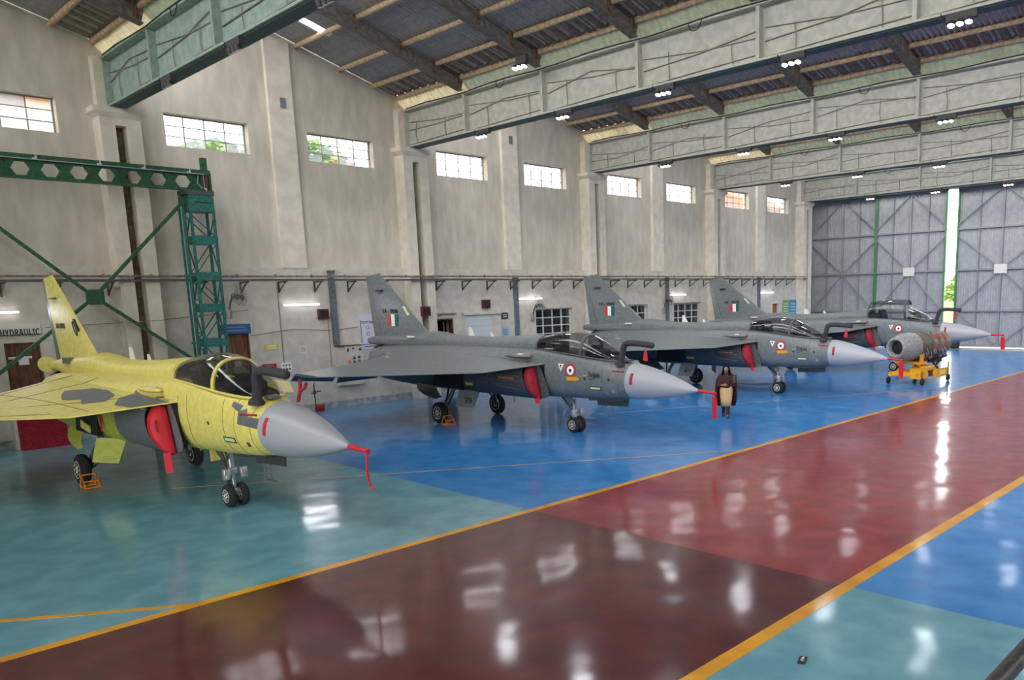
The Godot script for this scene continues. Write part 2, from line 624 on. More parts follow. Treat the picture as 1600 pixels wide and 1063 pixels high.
		if xb < 45:
			var t := struct("pilaster", pl, M.plaster_white)
			obj("plaque", add_box(Vector3(xb + 4.72, 9.65, -25.64), Vector3(xb + 4.9, 9.95, -25.60)), M.frame_grey, t)
	struct("baseboard_left", add_box(Vector3(BACK_X, 0, -25.7), Vector3(46.2, 0.22, -25.62)), mottled(Color8(176, 178, 178), Color8(140, 146, 150), 0.8, 0.6, 61))


func build_roof():
	var pitch := 3.72
	var L := 9.05
	# corrugated sheet for one span, running down the slope
	var sheet := Mb.new()
	sheet.smooth()
	var per := 22
	var rows := [9.25, 4.0, 0.4]
	var rings := []
	for d in rows:
		var ring := []
		for i in per * 6 + 1:
			var z := pitch * i / (per * 6.0)
			ring.append(Vector3(-d, 0.285 * d + 0.042 * sin(TAU * i / 6.0), z))
		rings.append(ring)
	sheet.loft(rings, false, true)
	var sheet_mesh := sheet.done()
	# bigger waves of the older tiles near the foot of the slope
	var tile := Mb.new()
	tile.smooth()
	rings = []
	for d in [1.15, 0.26]:
		var ring := []
		for i in 8 * 8 + 1:
			ring.append(Vector3(-d, 0.285 * d - 0.03 + 0.055 * sin(TAU * i / 8.0), pitch * i / 64.0))
		rings.append(ring)
	tile.loft(rings, false, true)
	var tile_mesh := tile.done()
	var strip := Mb.new()
	strip.smooth()
	rings = []
	for d in [Vector2(-0.36, 0.02), Vector2(0.14, -0.44)]:
		var ring := []
		for i in 18 * 6 + 1:
			ring.append(Vector3(d.x, d.y + 0.02 * sin(TAU * i / 6.0), pitch * i / 108.0))
		rings.append(ring)
	strip.loft(rings, false, true)
	var strip_mesh := strip.done()
	var light_mesh := add_box(Vector3(-0.24, 0, 0), Vector3(0.24, 0.006, 0.75)).done()
	var purlin := Mb.new()
	purlin.lathe(Vector3.ZERO, Vector3(0, 0, 1), [[0.0, 0.075], [pitch * 0.3, 0.085], [pitch * 0.62, 0.07], [pitch, 0.08]], 8)
	var purlin_mesh := purlin.done()
	var rafter := Mb.new()
	var f := Basis(Vector3.BACK, atan2(-0.285, 1.0))
	rafter.cbox(Vector3(-L / 2.0 - 0.15, 0.285 * (L / 2.0 + 0.15) - 0.34, 0), Vector3(L + 0.1, 0.3, 0.2), f)
	rafter.cbox(Vector3(-L / 2.0 - 0.15, 0.285 * (L / 2.0 + 0.15) - 0.485, 0), Vector3(L + 0.1, 0.03, 0.26), f)
	var rafter_mesh := rafter.done()
	var cleat_mesh := add_box(Vector3(-0.05, -0.36, -0.13), Vector3(0.05, 0.0, 0.13)).done()
	var z0 := -25.77
	for k in 7:
		var xb: float = -1.4 + 9.3 * k
		var o := holder("ceiling")
		o.position = Vector3(xb, 10.62, 0)
		for i in 9:
			var za: float = z0 + (i - 1) * pitch + 3.72 if i > 0 else z0
			za = z0 + i * pitch
			var s := obj("roof_sheet", sheet_mesh, M.sheet, o)
			s.position.z = za
			var t := obj("roof_tile", tile_mesh, M.sheet_tile, o)
			t.position.z = za
			if k < 6:
				var e := obj("eaves_sheet", strip_mesh, M.cream if i == 0 else M.frp, o)
				e.position.z = za
				if k == 3 or k == 2 and i > 4:
					var w := obj("skylight_panel", light_mesh, M.skylight, o)
					w.position = Vector3(-0.08, -0.2, za + (1.9 if i % 2 else 1.8))
					w.rotation.z = -0.75
			for d in [0.3, 1.21, 2.37, 3.87, 5.37, 6.87, 8.4]:
				var p := obj("purlin", purlin_mesh, M.purlin, o)
				p.position = Vector3(-d, 0.285 * d - 0.115, za)
				if i > 0:
					var c := obj("cleat", cleat_mesh, M.cleat, o)
					c.position = Vector3(-d - 0.14, 0.285 * d - 0.06, za)
			if i > 0:
				var r := obj("rafter", rafter_mesh, M.rafter, o)
				r.position.z = za
				var post := obj("clerestory_mullion", add_box(Vector3(-9.32, 0.16, -0.04), Vector3(-9.24, 2.55, 0.04)), M.rafter, o)
				post.position.z = za
		if k == 2:
			var w := obj("skylight_panel", add_box(Vector3(-0.4, 0, -0.17), Vector3(0.4, 0.006, 0.17)), glow(Color(0.97, 0.98, 1.0), 0.9), o)
			w.position = Vector3(13.08 - xb, 0.285 * (xb - 13.08) - 0.045, -23.95)
			w.rotation.z = atan2(-0.285, 1.0)
	# beyond the last girder
	var last := holder("ceiling")
	obj("roof_sheet", add_box(Vector3(45.0, 13.3, -27.5), Vector3(49.6, 13.4, HALL_Z + 0.4)), M.sheet, last)


func build_end_doors():
	var dx := DOOR_X
	# wall over the doors, and the end of the hall beyond the wall line
	struct("wall_end", add_box(Vector3(dx - 0.1, 9.3, -27.6), Vector3(dx + 0.3, 13.3, HALL_Z + 0.4)), M.plaster)
	struct("wall_end", add_box(Vector3(46.1, 0, -27.6), Vector3(dx + 0.5, 13.3, -27.3)), M.plaster_white)
	struct("wall_end", add_box(Vector3(45.9, 0, -27.6), Vector3(46.2, 13.3, -26.1)), M.plaster_white)
	struct("trim", add_box(Vector3(dx - 0.35, 9.24, -27.3), Vector3(dx + 0.35, 9.42, HALL_Z)), M.girder_dark)
	struct("trim", add_box(Vector3(dx - 0.3, 0.0, -27.3), Vector3(dx + 0.3, 0.012, HALL_Z)), M.frame_grey)
	var n := 0
	for leaf in [[-27.2, -22.65, 0.18, "leftmost"], [-22.6, -18.22, 0.0, "mid"], [-17.68, -12.6, 0.18, "right"], [-12.5, -7.4, 0.0, "far"], [-7.3, -2.2, 0.18, ""], [-2.1, 3.0, 0.0, ""], [3.1, 8.9, 0.18, ""]]:
		n += 1
		var o := holder("door_%d" % n)
		o.position = Vector3(dx + leaf[2], 0, 0)
		var za: float = leaf[0]
		var zb: float = leaf[1]
		var mid := (za + zb) / 2.0
		# ribbed sheeting in strips about 0.75 m wide
		var count := 6
		for i in count:
			var s := Mb.new()
			var w := (zb - za) / count
			var rings := []
			for y in [0.08, 9.26]:
				var ring := []
				var m := 24
				for q in m + 1:
					var t := float(q) / m
					ring.append(Vector3(0.06 + (0.012 if q % 4 < 2 else -0.006), y, za + w * (i + t)))
				rings.append(ring)
			s.flat()
			s.loft(rings, false, false)
			obj("door_sheet", s, M.door_sheet, o)
		for y in [0.14, 2.18, 4.56, 6.93, 9.2]:
			obj("door_rail", add_box(Vector3(-0.06, y - 0.05, za), Vector3(0.04, y + 0.05, zb)), M.door_rail, o)
		for z in [mid, (za * 3 + zb) / 4, (za + zb * 3) / 4]:
			obj("door_stile", add_box(Vector3(-0.02, 0.1, z - (0.045 if z == mid else 0.02)), Vector3(0.045, 9.25, z + (0.045 if z == mid else 0.02))), M.door_rail, o)
		for e in [[za, za + 0.1], [zb - 0.1, zb]]:
			var green: bool = n == 1 and e[1] == zb or n == 2 or n == 3 and e[0] == za
			obj("door_stile", add_box(Vector3(-0.08, 0.05, e[0]), Vector3(0.07, 9.28, e[1])), M.door_green if green else M.door_rail, o)
		for y in [[9.2, 6.93, 4.56], [4.56, 2.18, 0.14]]:
			var top: float = y[0]
			var m: float = y[1]
			var bot: float = y[2]
			var b := [[Vector3(-0.03, top, mid), Vector3(-0.03, m + 0.3, za + 0.1)], [Vector3(-0.03, top, mid), Vector3(-0.03, m + 0.3, zb - 0.1)], [Vector3(-0.03, m - 0.4, za + 0.1), Vector3(-0.03, bot, mid)], [Vector3(-0.03, m - 0.4, zb - 0.1), Vector3(-0.03, bot, mid)]]
			if y[0] < 5:
				b = [[Vector3(-0.03, top, mid), Vector3(-0.03, m, za + 0.1)], [Vector3(-0.03, top, mid), Vector3(-0.03, m, zb - 0.1)], [Vector3(-0.03, m, za + 0.1), Vector3(-0.03, bot, mid)], [Vector3(-0.03, m, zb - 0.1), Vector3(-0.03, bot, mid)]]
			for q in b:
				var s := Mb.new()
				s.bar(q[0], q[1], 0.05, 0.06)
				obj("door_brace", s, M.door_rail, o)
		if n > 1:
			obj("gusset_plate", add_box(Vector3(-0.075, 4.3, mid - 0.35), Vector3(-0.062, 4.82, mid + 0.35)), M.frame_white, o)


func build_outside():
	# trees and a tiled shed outside the high windows and the door gap
	var trees := [
		[Vector3(21.5, 0, -41.0), 11.9, 2.3, "leaf_a", "leafy green tree seen through the second high window from the crane"],
		[Vector3(26.6, 0, -47.5), 12.4, 1.3, "leaf_red", "tree with orange-red blossom beside the green tree behind the wall"],
		[Vector3(15.2, 0, -37.0), 10.6, 2.0, "leaf_a", "dark green tree seen at the foot of the window above the crane tower"],
		[Vector3(74.0, 0, -25.5), 4.9, 1.9, "leaf_b", "pale green tree seen through the gap between the hangar doors"],
	]
	for t in trees:
		var o := thing("leafy_tree", t[4], "tree", t[0], 0.0, "trees outside the hangar")
		var tr := Mb.new()
		tr.lathe(Vector3.ZERO, Vector3.UP, [[0.0, 0.35], [t[1] * 0.3, 0.22], [t[1] * 0.75, 0.12]], 10)
		obj("trunk", tr, M.bark, o)
		var lf := Mb.new()
		lf.flat()
		for i in 2600:
			var d := Vector3(rng.randfn(), rng.randfn(), rng.randfn()).normalized() * pow(rng.randf(), 0.35)
			var lump := 1.0 + 0.22 * sin(d.x * 9.0 + d.z * 5.0) * cos(d.y * 8.0)
			var p := Vector3(d.x * t[2], t[1] - t[2] + d.y * t[2], d.z * t[2]) * Vector3(lump, 1.0, lump)
			var b := Basis.from_euler(Vector3(rng.randf() * TAU, rng.randf() * TAU, 0.0)) * 0.26
			lf.tri(p + b.x, p + b.z * 0.5, p - b.x)
			lf.tri(p + b.x, p - b.x, p - b.z * 0.5)
		var c := obj("crown", lf, M[t[3]], o)
		c.set_meta("kind", "stuff")
	for s in [[Vector3(8.0, 0, -52.0), 16.0, 13.6, "white building with an orange tiled roof seen through the window left of the first column"], [Vector3(74.8, 0, -50.0), 5.0, 12.0, "narrow tiled building seen through the second last high window"]]:
		var o := thing("building", s[3], "building", s[0])
		var w: float = s[1] / 2.0
		var h: float = s[2]
		obj("wall", add_box(Vector3(-w, 0, -4), Vector3(w, h, 4)), M.plaster_white, o)
		var rf := Mb.new()
		rf.slab(PackedVector2Array([Vector2(-4.8, h - 0.1), Vector2(4.8, h - 0.1), Vector2(0, h + 2.0)]), -w - 0.5, w + 0.5, Transform3D(Basis(Vector3.UP, PI / 2), Vector3.ZERO))
		obj("roof", rf, M.roof_tile, o)
	var y := thing("boundary_wall", "yellow boundary wall seen through the gap between the hangar doors", "wall", Vector3(66.0, 0, -24.0))
	obj("wall", add_box(Vector3(-0.15, 0, -14), Vector3(0.15, 2.3, 14)), mat(Color8(232, 206, 130), 0.8), y)
	obj("coping", add_box(Vector3(-0.22, 2.3, -14), Vector3(0.22, 2.42, 14)), M.off_white, y)


func build_girders():
	var pos := ["nearest", "second", "third", "fourth", "last"]
	for k in 5:
		var bx: float = BEAM_X[k]
		var m: Material = M.girder_green if k == 0 else M.girder
		var o := thing("roof_girder", ["green-tinted plate girder crossing the top left corner", "long pale plate girder landing on the second slotted column", "pale plate girder landing on the third slotted column", "pale plate girder landing on the fourth slotted column", "pale plate girder just in front of the tall sliding doors"][k], "girder", Vector3(bx, 0, 0), 0.0, "plate girders across the hangar")
		obj("web", add_box(Vector3(-0.02, 8.95, -25.46), Vector3(0.02, 10.12, HALL_Z)), m, o)
		obj("top_flange", add_box(Vector3(-0.24, 10.12, -25.46), Vector3(0.24, 10.17, HALL_Z)), m, o)
		obj("bottom_flange", add_box(Vector3(-0.22, 8.9, -25.46), Vector3(0.22, 8.95, HALL_Z)), m, o)
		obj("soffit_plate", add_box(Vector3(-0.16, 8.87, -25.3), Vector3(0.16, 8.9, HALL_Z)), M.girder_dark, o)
		obj("end_plate", add_box(Vector3(-0.2, 8.95, -25.46), Vector3(0.2, 10.12, -25.41)), m, o)
		for i in 9:
			var z := -22.05 + 3.72 * i
			if z > HALL_Z:
				continue
			obj("stiffener", add_box(Vector3(-0.2, 8.95, z - 0.05), Vector3(-0.02, 10.12, z + 0.05)), m, o)
			obj("stiffener", add_box(Vector3(0.02, 8.95, z - 0.05), Vector3(0.2, 10.12, z + 0.05)), m, o)
			# wires clipped to the web
			if i < 7:
				var a := z - 3.6
				var wr := Mb.new()
				var y0 := rng.randf_range(9.35, 9.55)
				wr.tube([Vector3(-0.05, y0, a), Vector3(-0.05, y0 + rng.randf_range(-0.05, 0.35), a + 1.8), Vector3(-0.05, y0 + rng.randf_range(0.0, 0.4), z)], 0.014, 5)
				wr.tube([Vector3(-0.05, y0 + 0.3, a), Vector3(-0.05, y0 + 0.12, a + 1.9), Vector3(-0.05, y0 + 0.08, z)], 0.011, 5)
				wr.tube([Vector3(-0.05, 9.0, a), Vector3(-0.05, 9.06, a + 1.9), Vector3(-0.05, 9.1, z)], 0.012, 5)
				for q in [a + rng.randf_range(0.7, 1.2), a + rng.randf_range(2.2, 2.9)]:
					wr.tube([Vector3(-0.05, y0 + rng.randf_range(0.1, 0.3), q), Vector3(-0.06, 9.3, q + rng.randf_range(-0.06, 0.06)), Vector3(-0.05, 9.0, q + 0.03)], 0.012, 5)
				obj("conduit", wr, M.cable_grey, o)
			var lp := Mb.new()
			var zl := z + 0.55
			lp.tube(curve([Vector3(-0.22, 8.93, zl), Vector3(-0.24, 8.72, zl + 0.1), Vector3(-0.24, 8.66, zl + 0.3), Vector3(-0.22, 8.8, zl + 0.45), Vector3(-0.2, 8.93, zl + 0.46)], 5), 0.012, 6)
			obj("cable_loop", lp, M.cable, o)
			if i % 2 == 0:
				lp = Mb.new()
				lp.tube(curve([Vector3(-0.26, 10.16, zl + 1.2), Vector3(-0.28, 9.98, zl + 1.3), Vector3(-0.28, 9.96, zl + 1.5), Vector3(-0.26, 10.16, zl + 1.62)], 5), 0.012, 6)
				obj("cable_loop", lp, M.cable, o)
		var cb := Mb.new()
		var run := []
		for i in 30:
			run.append(Vector3(-0.24, 10.17 + 0.03 * sin(i * 1.7), -25.2 + i * 1.1))
		cb.tube(run, 0.02, 6)
		obj("cable", cb, M.cable, o)
		# LED clusters under the bottom flange
		for i in 8:
			var z := -21.1 + 3.72 * i
			if z > HALL_Z - 1:
				continue
			var lit := k > 0
			var names := ["first", "second", "third", "fourth", "fifth", "sixth", "seventh", "eighth"]
			var l := thing("floodlight", "%s LED floodlight cluster from the wall under the %s girder" % [names[i], pos[k]], "light", Vector3(bx - 0.18, 8.9, z), 0.0, "LED floodlights under the girders")
			obj("bracket", add_box(Vector3(-0.05, -0.16, -0.3), Vector3(0.05, 0.0, 0.3)), M.bracket, l)
			for j in 3:
				var pod := Mb.new()
				var at := Vector3(-0.06, -0.14, -0.17 + 0.17 * j)
				var d := Vector3(-0.35, -1, 0.0).normalized()
				if not lit:
					d = Vector3(0.5, -1, 0).normalized()
				pod.lathe(at, d, [[0.0, 0.03], [0.04, 0.06], [0.11, 0.076]], 12)
				obj("housing", pod, M.bracket, l)
				var lens := Mb.new()
				lens.lathe(at + d * 0.112, d, [[0.0, 0.07], [0.012, 0.066]], 12)
				obj("lens", lens, M.lamp if lit else M.frame_white, l)
			if lit:
				var sp := SpotLight3D.new()
				sp.name = "lamp_beam"
				l.add_child(sp)
				sp.position = Vector3(-0.12, -0.4, 0)
				sp.rotation = Vector3(-PI / 2, 0, 0)
				sp.spot_angle = 80.0
				sp.spot_angle_attenuation = 0.6
				sp.light_energy = 0.5
				sp.light_color = Color(0.95, 0.97, 1.0)
				sp.light_size = 0.35
				sp.spot_range = 60.0
				sp.spot_attenuation = 2.0
				sp.shadow_enabled = true


# ---------------------------------------------------------------- the jets
# a jet's own axes: -x is its right side, y up, z towards the nose; the origin is on the floor between the main wheels
const SECTIONS := [
	[6.52, 0.0, 1.99, 0.218, 1.93, 0.377, 1.773, 0.435, 1.555, 0.377, 1.337, 0.218, 1.178, 0.0, 1.12],
	[6.1, 0.0, 2.045, 0.25, 2.015, 0.42, 1.85, 0.485, 1.56, 0.42, 1.29, 0.25, 1.12, 0.0, 1.075],
	[5.7, 0.0, 2.03, 0.36, 2.06, 0.48, 1.89, 0.52, 1.58, 0.45, 1.27, 0.27, 1.09, 0.0, 1.045],
	[5.0, 0.0, 2.03, 0.43, 2.12, 0.53, 1.93, 0.555, 1.6, 0.48, 1.25, 0.29, 1.06, 0.0, 1.015],
	[4.4, 0.0, 2.06, 0.45, 2.18, 0.555, 1.97, 0.575, 1.6, 0.5, 1.23, 0.3, 1.04, 0.0, 0.995],
	[3.9, 0.0, 2.14, 0.455, 2.23, 0.57, 2.0, 0.585, 1.6, 0.51, 1.21, 0.31, 1.02, 0.0, 0.98],
	[3.42, 0.0, 2.25, 0.45, 2.26, 0.60, 2.02, 0.59, 1.6, 0.53, 1.18, 0.32, 1.01, 0.0, 0.97],
	[2.6, 0.0, 2.25, 0.44, 2.25, 0.74, 2.02, 0.64, 1.6, 0.56, 1.14, 0.34, 0.99, 0.0, 0.95],
	[1.0, 0.0, 2.24, 0.42, 2.24, 0.88, 2.0, 0.7, 1.6, 0.6, 1.1, 0.36, 0.96, 0.0, 0.93],
	[-1.0, 0.0, 2.2, 0.4, 2.2, 0.9, 1.96, 0.72, 1.6, 0.62, 1.12, 0.36, 0.97, 0.0, 0.94],
	[-2.6, 0.0, 2.15, 0.38, 2.13, 0.76, 1.92, 0.7, 1.6, 0.6, 1.2, 0.35, 1.02, 0.0, 0.99],
	[-3.8, 0.0, 2.1, 0.34, 2.06, 0.58, 1.88, 0.62, 1.62, 0.54, 1.3, 0.32, 1.12, 0.0, 1.08],
	[-4.4, 0.0, 2.06, 0.3, 2.02, 0.5, 1.86, 0.55, 1.63, 0.5, 1.38, 0.3, 1.2, 0.0, 1.15],
]


func P(w: float, h: float, s: float) -> Vector3:
	return Vector3(-w, h, s)


# interpolated half section: array of Vector2(w, h) from the top round to the bottom on the right side
func half_section(s: float, per := 5) -> Array:
	var n := SECTIONS.size()
	var i := 0
	while i < n - 2 and SECTIONS[i + 1][0] > s:
		i += 1
	var t := clampf((SECTIONS[i][0] - s) / (SECTIONS[i][0] - SECTIONS[i + 1][0]), 0.0, 1.0)
	var key := []
	for q in 7:
		var v := []
		for e in 2:
			var c := 1 + q * 2 + e
			v.append(catmull(SECTIONS[maxi(i - 1, 0)][c], SECTIONS[i][c], SECTIONS[i + 1][c], SECTIONS[mini(i + 2, n - 1)][c], t))
		key.append(Vector2(v[0], v[1]))
	var out := []
	for q in 6:
		var a: Vector2 = key[q - 1] if q > 0 else Vector2(-key[1].x, key[1].y)
		var d: Vector2 = key[q + 2] if q < 5 else Vector2(-key[5].x, key[5].y)
		for k in per:
			var u := float(k) / per
			out.append(Vector2(maxf(catmull(a.x, key[q].x, key[q + 1].x, d.x, u), 0.0), catmull(a.y, key[q].y, key[q + 1].y, d.y, u)))
	out.append(key[6])
	return out


func side_w(s: float, h: float) -> float:
	if s > 6.52:
		return radome_w(s, h)
	var sec := half_section(s)
	var best := 0.3
	for i in sec.size() - 1:
		var a: Vector2 = sec[i]
		var b: Vector2 = sec[i + 1]
		if (a.y - h) * (b.y - h) <= 0.0 and absf(a.y - b.y) > 1e-5:
			best = maxf(best, lerpf(a.x, b.x, (a.y - h) / (a.y - b.y)))
	return best


func radome_r(t: float) -> float:
	return 0.435 * pow(maxf(1.0 - pow(t, 1.55), 0.0), 0.92) * (1.0 - 0.04 * t) + 0.012


func radome_w(s: float, h: float) -> float:
	var t := (s - 6.52) / 1.92
	var r := radome_r(t)
	var c := lerpf(1.555, 1.446, t)
	return sqrt(maxf(r * r - (h - c) * (h - c), 0.0004))


func decal(called: String, pts: Array, lift: float, m: Material, parent: Node):
	var poly := PackedVector2Array()
	for i in pts.size():
		var a: Vector2 = pts[i]
		var b: Vector2 = pts[(i + 1) % pts.size()]
		var n := maxi(1, int(a.distance_to(b) / 0.12))
		for k in n:
			poly.append(a.lerp(b, float(k) / n))
	if Geometry2D.is_polygon_clockwise(poly):
		poly.reverse()
	var st := Mb.new()
	st.flat()
	var box := Rect2(poly[0], Vector2.ZERO)
	for p in poly:
		box = box.expand(p)
	var cs := 0.06
	var nx := int(ceil(box.size.x / cs))
	var ny := int(ceil(box.size.y / cs))
	for cx in nx:
		for cy in ny:
			var c0 := box.position + Vector2(cx, cy) * cs
			var cell := PackedVector2Array([c0, c0 + Vector2(cs, 0), c0 + Vector2(cs, cs), c0 + Vector2(0, cs)])
			for piece in Geometry2D.intersect_polygons(poly, cell):
				var idx := Geometry2D.triangulate_polygon(piece)
				for i in range(0, idx.size(), 3):
					var v := []
					for k in 3:
						var p: Vector2 = piece[idx[i + k]]
						v.append(P(side_w(p.x, p.y) + lift, p.y, p.x))
					if (v[1] - v[0]).cross(v[2] - v[0]).x > 0:
						v = [v[0], v[2], v[1]]
					st.tri(v[0], v[1], v[2])
	for i in poly.size():
		var p: Vector2 = poly[i]
		var q: Vector2 = poly[(i + 1) % poly.size()]
		st.quad(P(side_w(p.x, p.y) - 0.01, p.y, p.x), P(side_w(q.x, q.y) - 0.01, q.y, q.x), P(side_w(q.x, q.y) + lift, q.y, q.x), P(side_w(p.x, p.y) + lift, p.y, p.x))
	obj(called, st, m, parent)


func disc(c: Vector2, r: float, n := 20) -> Array:
	var out := []
	for i in n:
		out.append(c + Vector2(cos(TAU * i / n), sin(TAU * i / n)) * r)
	return out


func rect(s0: float, s1: float, h0: float, h1: float) -> Array:
	return [Vector2(s0, h0), Vector2(s1, h0), Vector2(s1, h1), Vector2(s0, h1)]


# wing: leading edge height and place along the span
const WING := [[0.35, 1.925, 4.12, -3.55], [0.6, 1.895, 3.95, -3.5], [1.3, 1.815, 3.51, -3.36], [2.0, 1.735, 3.07, -3.2], [2.7, 1.675, 1.65, -3.05], [3.4, 1.615, 0.22, -2.9], [4.0, 1.565, -1.0, -2.8], [4.1, 1.555, -1.25, -2.78]]


func wing_row(w: float) -> Array:
	var i := 0
	while i < WING.size() - 2 and WING[i + 1][0] < w:
		i += 1
	var t: float = (w - WING[i][0]) / (WING[i + 1][0] - WING[i][0])
	return [lerpf(WING[i][1], WING[i + 1][1], t), lerpf(WING[i][2], WING[i + 1][2], t), lerpf(WING[i][3], WING[i + 1][3], t)]


func wing_z(w: float, s: float, top: bool) -> float:
	var r := wing_row(w)
	var u := clampf((r[1] - s) / (r[1] - r[2]), 0.0, 1.0)
	var th := lerpf(0.13, 0.035, clampf((w - 0.6) / 3.5, 0, 1)) * pow(4.0 * u * (1.0 - u * 0.94), 0.7) * 0.75 + 0.008
	var rise := 0.11 * clampf((2.2 - w) / 1.6, 0.0, 1.0) * smoothstep(0.05, 0.4, u)
	return r[0] + rise + (th if top else -th)


func wing_mesh(side: float, a: float, b: float, from_u: float, to_hinge: float) -> Mb:
	# from_u 0 = leading edge; to_hinge = share of the chord where it ends
	var m := Mb.new()
	m.smooth()
	var n := 14
	var rings := []
	var ws := []
	for r in WING:
		if r[0] > a + 0.01 and r[0] < b - 0.01:
			ws.append(r[0])
	ws = [a] + ws + [b]
	for w in ws:
		var r := wing_row(w)
		var ring := []
		for k in n + 1:
			var u := lerpf(from_u, to_hinge, 0.5 - 0.5 * cos(PI * k / n))
			var s: float = lerpf(r[1], r[2], u)
			ring.append(P(w * side, wing_z(w, s, true), s))
		for k in n + 1:
			var u := lerpf(to_hinge, from_u, 0.5 - 0.5 * cos(PI * k / n))
			var s: float = lerpf(r[1], r[2], u)
			ring.append(P(w * side, wing_z(w, s, false) if k < n else wing_z(w, s, true) - 0.012, s))
		rings.append(ring)
	m.loft(rings, true, side < 0)
	m.flat()
	m.cap(rings[0], side < 0)
	m.cap(rings[-1], side > 0)
	return m


func foil(outline: Array, thick: Array, u0: float, u1: float) -> Mb:
	# outline: for root and tip [h, s leading, s trailing]
	var m := Mb.new()
	m.smooth()
	var rings := []
	for e in 5:
		var t := e / 4.0
		var h0: Array = outline[0]
		var h1: Array = outline[1]
		var ring := []
		var n := 10
		for k in n + 1:
			var u := lerpf(u0, u1, 0.5 - 0.5 * cos(PI * k / n))
			ring.append(foil_pt(h0, h1, thick, t, u, 1.0))
		for k in n + 1:
			var u := lerpf(u1, u0, 0.5 - 0.5 * cos(PI * k / n))
			ring.append(foil_pt(h0, h1, thick, t, u, -1.0))
		rings.append(ring)
	m.loft(rings, true, false)
	m.flat()
	m.cap(rings[0], false)
	m.cap(rings[-1], true)
	return m


func foil_pt(a: Array, b: Array, th: Array, t: float, u: float, side: float) -> Vector3:
	var s0 := lerpf(a[1], a[2], u)
	var s1 := lerpf(b[1], b[2], u)
	var h0 := lerpf(a[0], a[3], u)
	var h1 := lerpf(b[0], b[3], u)
	var w := lerpf(th[0], th[1], t) * pow(4.0 * u * (1.0 - u * 0.95), 0.6) * 0.8 + 0.006
	return P(w * side, lerpf(h0, h1, t), lerpf(s0, s1, t))


func arch(w: float, sill: float, top: float, s: float, n := 20, grow := 0.0, s_top := 0.0) -> Array:
	var out := []
	for i in n + 1:
		var a := PI * i / n
		var c := cos(a)
		var x: float = signf(c) * pow(absf(c), 0.85) * (w + grow)
		out.append(P(x, sill + pow(sin(a), 0.9) * (top - sill + grow), s + s_top * pow(sin(a), 1.2)))
	return out


# the turned profile of a tyre, and its hub as a child
func wheel(called: String, c: Vector3, axis: Vector3, r: float, w: float, parent: Node, hub_mat: Material) -> Node:
	var m := Mb.new()
	var a := c - axis * w / 2.0
	m.lathe(a, axis, [[0.0, r * 0.55], [0.0, r * 0.7], [w * 0.08, r * 0.88], [w * 0.25, r * 0.98], [w * 0.5, r], [w * 0.75, r * 0.98], [w * 0.92, r * 0.88], [w, r * 0.7], [w, r * 0.55]], 28)
	var o := obj(called, m, M.rubber, parent)
	var h := Mb.new()
	h.lathe(a + axis * 0.004, axis, [[0.0, 0.02], [-0.012, r * 0.15], [-0.012, r * 0.22], [0.015, r * 0.28], [0.015, r * 0.46], [-0.006, r * 0.52], [-0.006, r * 0.58], [w - 0.002, r * 0.58], [w - 0.002, r * 0.52], [w - 0.02, r * 0.46], [w - 0.02, r * 0.28], [w + 0.004, r * 0.2], [w + 0.004, 0.02]], 24)
	for k in 8:
		var d := axis.cross(Vector3.UP).normalized()
		var q := d * cos(TAU * k / 8) + d.cross(axis) * sin(TAU * k / 8)
		h.cyl(a + q * r * 0.37 - axis * 0.012, a + q * r * 0.37 + axis * 0.02, r * 0.05, 6)
	obj("hub", h, hub_mat, o)
	return o


